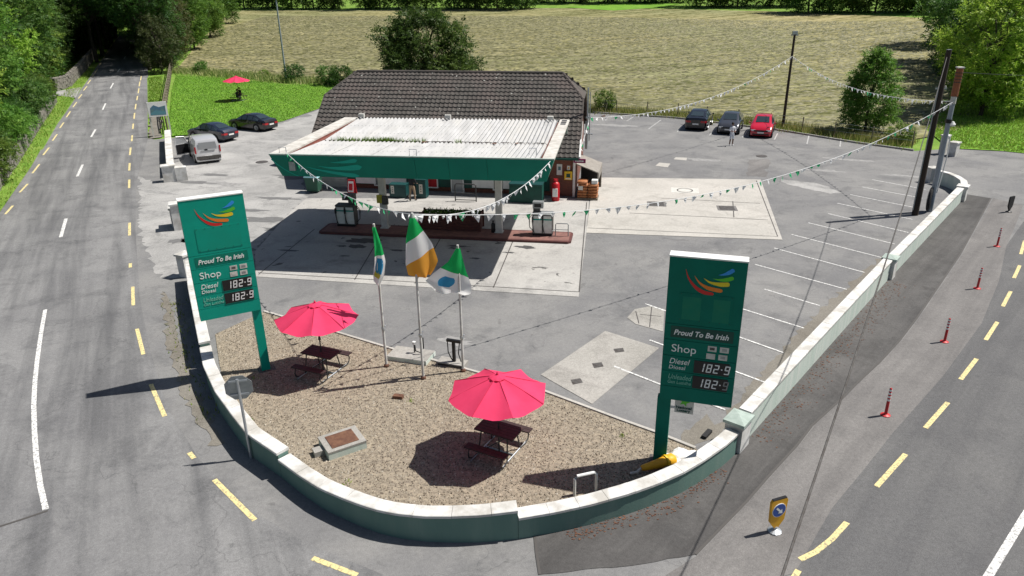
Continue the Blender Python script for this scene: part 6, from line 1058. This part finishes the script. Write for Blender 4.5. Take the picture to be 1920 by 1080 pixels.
# ================================================================== TREES AND PLANTS
def leaf_mesh(name, C, Rr, n, size, mat, flat=.75, seed=1, up=.25, per=7):
    """leafy twigs spread through a set of clumps: C centres (k,3), Rr radii (k); each twig carries leaves on both sides"""
    g = np.random.default_rng(seed); C = np.asarray(C); Rr = np.asarray(Rr); nt_ = n // per; w_ = Rr ** 2; idx = g.choice(len(C), nt_, p=w_ / w_.sum())
    nz = lambda v: v / np.maximum(1e-9, np.linalg.norm(v, axis=1))[:, None]
    d = g.normal(0, 1, (nt_, 3)); d[:, 2] += up; d = nz(d); R0 = Rr[idx][:, None]; P0 = C[idx] + d * R0 * (g.uniform(.25, .95, (nt_, 1)) ** .7) * np.array([1, 1, flat])
    T = nz(d * .9 + g.normal(0, .55, (nt_, 3)) + np.array([0, 0, -.2])); L = np.minimum(R0 * .75, size * 3.2) * g.uniform(.5, 1.4, (nt_, 1)); Sd = nz(np.cross(T, nz(np.array([0, 0, 1]) + g.normal(0, .5, (nt_, 3))))); Nn = nz(np.cross(Sd, T)); Nn *= np.where(Nn[:, 2:3] < 0, -1, 1)
    V = []
    for j in range(per):
        s = (j + .6) / per; sg = 1 if j % 2 else -1; c = P0 + T * L * s; u = nz(T * (.75 if j < per - 1 else 1.5) + Sd * sg * .9 + g.normal(0, .25, (nt_, 3))); nn = nz(Nn + g.normal(0, .38, (nt_, 3))); v = nz(np.cross(nn, u)); q = size * g.uniform(.55, 1.25, (nt_, 1)) * (1.05 - .35 * s)
        V.append(np.stack([c, c + u * q * .8 - v * q * .36 + nn * q * .06, c + u * q * 1.7 - nn * q * .3, c + u * q * .8 + v * q * .36 + nn * q * .06], 1))
    V = np.stack(V, 1).reshape(-1, 3); m = nt_ * per
    me = bpy.data.meshes.new(name); me.vertices.add(4 * m); me.vertices.foreach_set('co', V.ravel()); me.loops.add(4 * m); me.loops.foreach_set('vertex_index', np.arange(4 * m)); me.polygons.add(m); me.polygons.foreach_set('loop_start', np.arange(m) * 4); me.update(calc_edges=True)
    ct = g.uniform(-.2, .2, len(C)); tw = g.uniform(-.12, .12, nt_); a = me.attributes.new('tint', 'FLOAT', 'FACE'); a.data.foreach_set('value', np.clip(g.beta(2.2, 2.4, m) * .7 + .15 + np.repeat(ct[idx] + tw, per), 0, 1)); me.materials.append(MATS[mat]); return me
def crown_clumps(h, base, rx, k, seed, shape='round'):
    g = random.Random(seed); C, R_ = [], []; k = int(k * 1.5); lob = [(g.uniform(0, 6.28), g.uniform(.15, .85), g.uniform(.75, 1.12)) for i in range(9)]
    for i in range(k):
        t = (i + .5) / k; zc = base + (h - base) * (t ** .9); f = math.sin(math.pi * min(1, max(.05, .12 + .8 * t))) ** .6 if shape == 'round' else (1.02 - t) ** .55
        a = i * 2.4 + g.uniform(-.6, .6); push = max(l_[2] * max(0, math.cos(a - l_[0])) ** 2 * max(0, 1 - abs(t - l_[1]) * 2.2) for l_ in lob); rr = rx * f * (g.uniform(.3, .7) + .34 * push); r0 = rx * g.uniform(.15, .31) * (1.08 - .4 * t); C.append((rr * math.cos(a), rr * math.sin(a), min(zc + g.uniform(-.04, .04) * h, h - r0 * .5))); R_.append(r0)
    return C, R_
TM = {}
def tree_meshes(key, h, base, rx, k, n, size, mat, seed, shape='round', tr=.22, up=.25):
    C, R_ = crown_clumps(h, base, rx, k, seed, shape); cm = leaf_mesh('crown', C, R_, n, size, mat, .75, seed, up); g = random.Random(seed); m = MB(); top = base + (h - base) * .7
    m.tube([(0, 0, -.3), (g.uniform(-.1, .1), g.uniform(-.1, .1), h * .22), (g.uniform(-.3, .3), g.uniform(-.3, .3), h * .45), (g.uniform(-.4, .4), g.uniform(-.4, .4), top)], tr, 8, tr * .25)
    for c, r_ in list(zip(C, R_))[::3]:
        z0 = min(max(base * .7, c[2] * .55), top); m.tube([(0, 0, z0), (c[0] * .45, c[1] * .45, z0 + (c[2] - z0) * .6), c], tr * .34, 5, tr * .07)
    TM[key] = (cm, m.mesh('trunk', 'bark', True))
def tree(key, x, y, rz, s, name, lab, cat='tree', group=None, sz=None):
    e = empty(name, (x, y, ter(x, y)), rz, lab, cat, group); e.scale = (s, s, sz or s); link('crown', TM[key][0], e); link('trunk', TM[key][1], e); return e
tree_meshes('ash', 12, 1.0, 5.0, 60, 27000, .2, 'leaf_ash', 11); tree_meshes('ash2', 14, 1.5, 5.4, 64, 27000, .21, 'leaf_mid', 12); tree_meshes('oak', 13, .6, 6.2, 64, 27000, .23, 'leaf_dark', 13)
tree_meshes('olive', 13, 1.0, 5.2, 56, 24000, .2, 'leaf_olive', 14, tr=.3); tree_meshes('far', 13, .4, 5.6, 46, 12000, .33, 'leaf_dark', 15); tree_meshes('far2', 15, .6, 6.2, 46, 12000, .33, 'leaf_mid', 16)
tree_meshes('syc', 9.9, 2.0, 5.0, 70, 46000, .19, 'leaf_dark', 17, tr=.25); tree_meshes('young', 6.6, .5, 2.9, 48, 22000, .14, 'leaf_mid', 18, 'cone', .12); tree_meshes('bush', 1.6, .25, 1.25, 22, 5600, .08, 'leaf_mid', 19, tr=.06); tree_meshes('bushd', 1.9, .2, 1.5, 24, 5600, .09, 'leaf_dark', 20, tr=.07); tree_meshes('shrub', 3.4, .2, 2.3, 34, 12000, .13, 'leaf_mid', 21, tr=.1); tree_meshes('shrubd', 3.4, .2, 2.4, 34, 11000, .14, 'leaf_dark', 22, tr=.1)
tree_meshes('tunnel', 17, 8.6, 6.8, 60, 20000, .27, 'leaf_dark', 31, tr=.35)
r_ = Vector((-.434, .9)); nl = Vector((-.9, -.434)); W0 = Vector((-37.6, 54.1))
def along(t, o): q = W0 + r_ * t + nl * o; return q.x, q.y
gl = 'trees behind the stone wall left of the country road'
for i, (t, o, s, key) in enumerate(((-14, 4.5, 1.0, 'ash'), (-5, 6.0, 1.15, 'ash2'), (4, 5.2, 1.05, 'ash'), (13, 7.2, 1.2, 'ash'), (20, 5.0, 1.0, 'ash2'), (29, 6.5, 1.1, 'oak'), (38, 5.6, 1.0, 'ash'), (47, 5.2, 1.1, 'oak'), (56, 4.2, 1.0, 'ash2'), (64, 4.2, 1.0, 'oak'), (72, 4.5, 1.1, 'oak'), (82, 5.0, 1.1, 'ash2'), (94, 5.5, 1.2, 'oak'), (105, 6, 1.25, 'oak'), (8, 13, 1.25, 'oak'), (24, 13.5, 1.3, 'ash2'), (40, 13, 1.3, 'oak'), (58, 12, 1.3, 'ash2'), (76, 10, 1.35, 'oak'), (94, 10, 1.4, 'oak'), (-10, 13, 1.2, 'ash2'), (118, 8, 1.4, 'oak'), (130, 8, 1.4, 'oak'))):
    x, y = along(t, o); tree(key, x, y, i * 1.7, s, 'roadside_tree', 'leafy tall tree in the dense row behind the left stone wall', 'tree', gl)
gs = 'shrubs along the left stone wall'
for i, (t, o, s, key) in enumerate(((-12, 2.2, 1.0, 'shrub'), (-6, 1.9, 1.1, 'shrub'), (-1, 2.1, .95, 'shrubd'), (4, 1.9, 1.05, 'shrub'), (9, 2.0, 1.0, 'shrub'), (14, 1.8, .9, 'shrubd'), (19, 2.0, 1.1, 'shrubd'), (25, 2.0, 1.0, 'shrubd'), (31, 1.9, 1.05, 'shrubd'), (37, 2.2, .9, 'shrub'), (45, 3.0, 1.0, 'shrubd'), (52, 2.6, 1.0, 'shrubd'), (60, 1.5, 1.0, 'shrubd'), (57, 4.5, 1.3, 'shrubd'), (63, 3.0, 1.3, 'shrubd'), (68, 2.4, 1.25, 'shrubd'), (73, 2.6, 1.3, 'shrubd'), (79, 2.2, 1.3, 'shrubd'), (85, 2.4, 1.3, 'shrubd'), (92, 2.4, 1.35, 'shrubd'), (100, 2.6, 1.4, 'shrubd'), (109, 2.6, 1.4, 'shrubd'), (119, 2.6, 1.5, 'shrubd'), (130, 2.6, 1.5, 'shrubd'))):
    x, y = along(t, o - (.85 if t < 42 else 0)); tree(key, x, y, i * 2.1, s, 'shrub', 'dense green shrub growing over the left stone wall', 'shrub', gs)
gr_ = 'dark trees right of the country road'
for i, (px, py, s, key) in enumerate(((305, 136, .6, 'olive'), (306, 122, .72, 'oak'), (303, 108, .8, 'oak'), (303, 97, .85, 'oak'), (300, 86, .9, 'oak'), (308, 120, .75, 'olive'), (325, 108, .85, 'olive'), (312, 98, 1.0, 'oak'), (365, 92, .8, 'ash2'), (318, 88, .9, 'olive'), (345, 80, 1.0, 'oak'), (395, 70, .85, 'ash2'), (305, 76, 1.0, 'oak'), (320, 66, 1.2, 'oak'), (370, 58, 1.0, 'oak'), (415, 45, 1.0, 'ash2'), (300, 64, 1.1, 'oak'), (310, 58, 1.2, 'oak'))):
    p = at(px, py); tree(key, p.x, p.y, i * 1.3, s, 'roadside_tree', 'dark overhanging tree on the right side of the country road', 'tree', gr_)
for i, (px, py, s) in enumerate(((182, 116, .95), (192, 103, 1.0), (201, 91, 1.05), (209, 80, 1.1), (217, 70, 1.1), (281, 131, .9), (279, 118, .95), (276, 105, 1.0), (273, 93, 1.0), (269, 82, 1.1), (265, 73, 1.1), (262, 66, 1.15))): p = at(px, py); tree('tunnel', p.x, p.y, i * 2.3, s, 'roadside_tree', 'high crowned tree arching over the dark stretch of the country road', 'tree', 'trees arching over the road')
for i, (px, py, s) in enumerate(((140, 104, .9), (152, 94, .95), (163, 86, 1.0), (174, 77, 1.0), (185, 69, 1.05), (196, 62, 1.1), (168, 70, 1.1), (182, 60, 1.15), (150, 80, 1.1))): p = at(px, py); tree('oak', p.x, p.y, i * 1.9, s, 'roadside_tree', 'dark low branched tree left of the shaded end of the country road', 'tree', 'dark trees left of the shaded road end')
for i, (px, py) in enumerate(((216, 50), (232, 44), (250, 44), (200, 54))): p = at(px, py); tree('oak', p.x, p.y, i, 1.2, 'roadside_tree', 'shadowed tree closing the far end of the tree tunnel', 'tree', 'trees at the end of the tunnel')
for i, px in enumerate(range(425, 1800, 42)):
    p = at(px + rnd.uniform(-10, 10), (17 if px < 1000 else 5 if px < 1290 else 13 if px < 1500 else 24) - rnd.uniform(0, 2)); s = rnd.uniform(.85, 1.25); tree('far' if i % 3 else 'far2', p.x, p.y, i * 1.1, s, 'field_edge_tree', 'dark tree in the long line at the far edge of the hayfield', 'tree', 'trees along the far field edge')
for px, py, s, key, lab, rz in ((1838, 218, .95, 'ash', 'tall bright green tree nearest the rusty topped pole', .4), (1900, 203, 1.05, 'ash2', 'broad light green tree at the right edge above the grass', 1.4), (1806, 142, .85, 'oak', 'dark tree behind the tall timber pole at the field corner', 2.2), (1905, 165, 1.25, 'ash2', 'large tree cut by the right edge of the picture', 3.0), (1830, 120, 1.2, 'oak', 'dark tree between the right hand trees, farther back', .9), (1930, 120, 1.3, 'oak', 'dark tree behind the right edge trees', 5), (1780, 85, 1.0, 'far2', 'farther dark tree at the right end of the field', 4)):
    p = at(px, py); tree(key, p.x, p.y, rz, s, 'broadleaf_tree', lab, 'tree')
p = at(1622, 247); tree('young', p.x, p.y, .5, 1.0, 'young_tree', 'small bushy tree on its own at the car park edge', 'tree')
tree('syc', -7.6, 70.0, .8, 1.0, 'broadleaf_tree', 'large round tree standing directly behind the shop roof', 'tree')
for px, py, s, key, lab in ((378, 136, 1.0, 'bush', 'rounded green bush at the back corner of the lawn'), (551, 152, 1.15, 'bushd', 'dark bush beside the tall lamp post'), (618, 158, 1.25, 'bushd', 'low dark bush showing left of the shop roof'), (1135, 208, 1.05, 'bush', 'bright green bush beside the shop gable at the car park'), (640, 160, 1.3, 'bushd', 'dark bush half hidden by the left end of the shop roof'), (1690, 268, .9, 'bush', 'low bush at the foot of the right hand trees'), (497, 144, .6, 'bush', 'small scrub plant left of the lamp post')):
    p = at(px, py); tree(key, p.x, p.y, px * .7, s, 'bush', lab, 'bush', sz=s * (1.15 if px == 1135 else .95))
# grasses and weeds
def scatter(path, wd, n, sd=1.0):
    P = resample(path, .5); out = []
    for i in range(n):
        k = rnd.randrange(len(P) - 1); q = P[k].lerp(P[k + 1], rnd.random()); t = (P[k + 1] - P[k]).normalized(); o = rnd.gauss(0, wd * .5); x, y = q.x - t.y * o, q.y + t.x * o; out.append((x, y, ter(x, y) + .01))
    return out
blades('tall_grass', scatter([(8.0, 75.6), (16.6, 71.8), (24.4, 65.2), (28.6, 59.4), (31.6, 56.6)], 1.5, 9000), .5, 'blade_dry', None, 'tall rough grass along the fence behind the car park', 'grass', .035, .3)
blades('tall_grass', scatter([(-20.5, 97.5)] + pts([(540, 152), (440, 142), (330, 134)]), 2.0, 6000), .7, 'blade_dry', None, 'rough grass between the lawn and the hayfield', 'grass', .05, .35)
def infill(poly, n, z):
    poly = np.array(poly); lo, hi = poly.min(0), poly.max(0); P = nr.uniform(lo, hi, (n * 3, 2)); ins = np.zeros(len(P), bool)
    for i in range(len(poly)):
        a, b_ = poly[i], poly[(i + 1) % len(poly)]; c = (a[1] > P[:, 1]) != (b_[1] > P[:, 1]); ins ^= c & (P[:, 0] < (b_[0] - a[0]) * (P[:, 1] - a[1]) / (b_[1] - a[1] + 1e-12) + a[0])
    P = P[ins][:n]; return [(x, y, ter(x, y) + z) for x, y in P]
blades('verge_grass', infill(LV, 26000, .02), .22, 'blade', None, 'long grass on the verge between the stone wall and the road', 'grass', .03, .5)
blades('lawn_grass', infill(pts([(320, 256)]) + LAWN_EDGE[1:] + [(-21.0, 96.5)] + pts([(540, 160), (440, 148), (330, 142), (322, 170), (318, 220)]), 42000, .03), .1, 'blade', None, 'short mown grass of the lawn beside the country road', 'grass', .04, .6, tint=(0, .75))
blades('verge_grass', infill([(33.8, 55.6), (37.0, 54.4), (40, 52.0), (55, 51), (58, 72), (45, 75), (36, 63)], 26000, .02), .2, 'blade', None, 'bright long grass right of the far entrance', 'grass', .04, .5, tint=(.35, .85))
blades('verge_grass', infill(pts([(278, 198), (301, 198), (305, 143), (278, 147)]), 5000, .03), .18, 'blade', None, 'grass strip between the country road and the timber fence', 'grass', .04, .5, tint=(0, .8))
def hay(n):
    P = np.array(infill([(30.5, 58.5), (24.0, 66.6), (16.6, 73.2), (8.4, 77.0)] + FLD[1:] + pts([(400, 60), (500, 30), (1000, 30), (1500, 40)]) + pts([(1730, 40)]) + [(90, 132), (50, 78), (37, 63)], n, .02)); k = len(P); an = np.arctan2(P[:, 0] + 25, 290 - P[:, 1]) + nr.normal(0, .35, k); L = nr.uniform(.4, 1.5, k); wd = nr.uniform(.06, .2, k); hh = nr.uniform(.04, .12, k)
    u = np.stack([np.cos(an), np.sin(an), 0 * an], 1); v = np.stack([-np.sin(an), np.cos(an), 0 * an], 1); V = np.stack([P - u * L[:, None] * .5, P + v * wd[:, None], P + u * L[:, None] * .5, P - v * wd[:, None], P + np.array([0, 0, 1]) * hh[:, None]], 1).reshape(-1, 3); F = (np.array([(0, 3, 4), (3, 2, 4), (2, 1, 4), (1, 0, 4)])[None] + (np.arange(k) * 5)[:, None, None]).reshape(-1, 3)
    me = bpy.data.meshes.new('hay_wisps'); me.vertices.add(5 * k); me.vertices.foreach_set('co', V.ravel()); me.loops.add(12 * k); me.loops.foreach_set('vertex_index', F.ravel()); me.polygons.add(4 * k); me.polygons.foreach_set('loop_start', np.arange(4 * k) * 3); me.update(calc_edges=True)
    a = me.attributes.new('tint', 'FLOAT', 'FACE'); a.data.foreach_set('value', np.repeat(nr.uniform(0, 1, k), 4)); me.materials.append(leaf_mat('hay_wisp', (0.09, 0.09, 0.035), (0.2, 0.19, 0.095), (0.32, 0.295, 0.175), .1)); tag(link('hay_wisps', me), 'cut hay lying in loose wisps over the field', 'hay', kind='stuff')
hay(45000)
blades('wall_weeds', scatter(pts([(330, 560), (345, 660), (395, 790)]), .5, 260), .12, 'blade', None, 'sparse weeds in the silt beside the curved wall', 'weeds', .02, .6)
lf = MB()
for x, y, z in scatter([(6.9, 17.2), (16.6, 28.8)], .55, 700) + scatter([(1.2, 13.5), (3.6, 14.4), (5.6, 15.9)], .3, 350): a = rnd.uniform(0, 6.28); r0 = rnd.uniform(.015, .04); lf.add([(x + r0 * math.cos(a + q), y + r0 * .6 * math.sin(a + q), .017 + rnd.uniform(0, .015)) for q in (0, 1.6, 3.1, 4.7)], [(0, 1, 2, 3)])
tag(lf.build('leaf_litter', 'rust', fix=False), 'dead brown leaf litter along the foot of the roadside wall', 'litter', kind='stuff')

blades('gravel_weeds', [(x + rnd.gauss(0, .06), y + rnd.gauss(0, .06), .03) for x, y in ((-8.6, 21.2), (-7.9, 18.6), (-4.4, 15.6), (-2.4, 14.4), (1.6, 14.7), (3.1, 17.6), (-3.2, 19.6), (.6, 19.2), (-5.2, 17.4), (4.6, 16.4), (-1.0, 14.3), (-9.2, 20.6)) for k in range(14)], .07, 'blade', None, 'scattered small weeds sprouting through the gravel', 'weeds', .016, .8, tint=(0, .6))
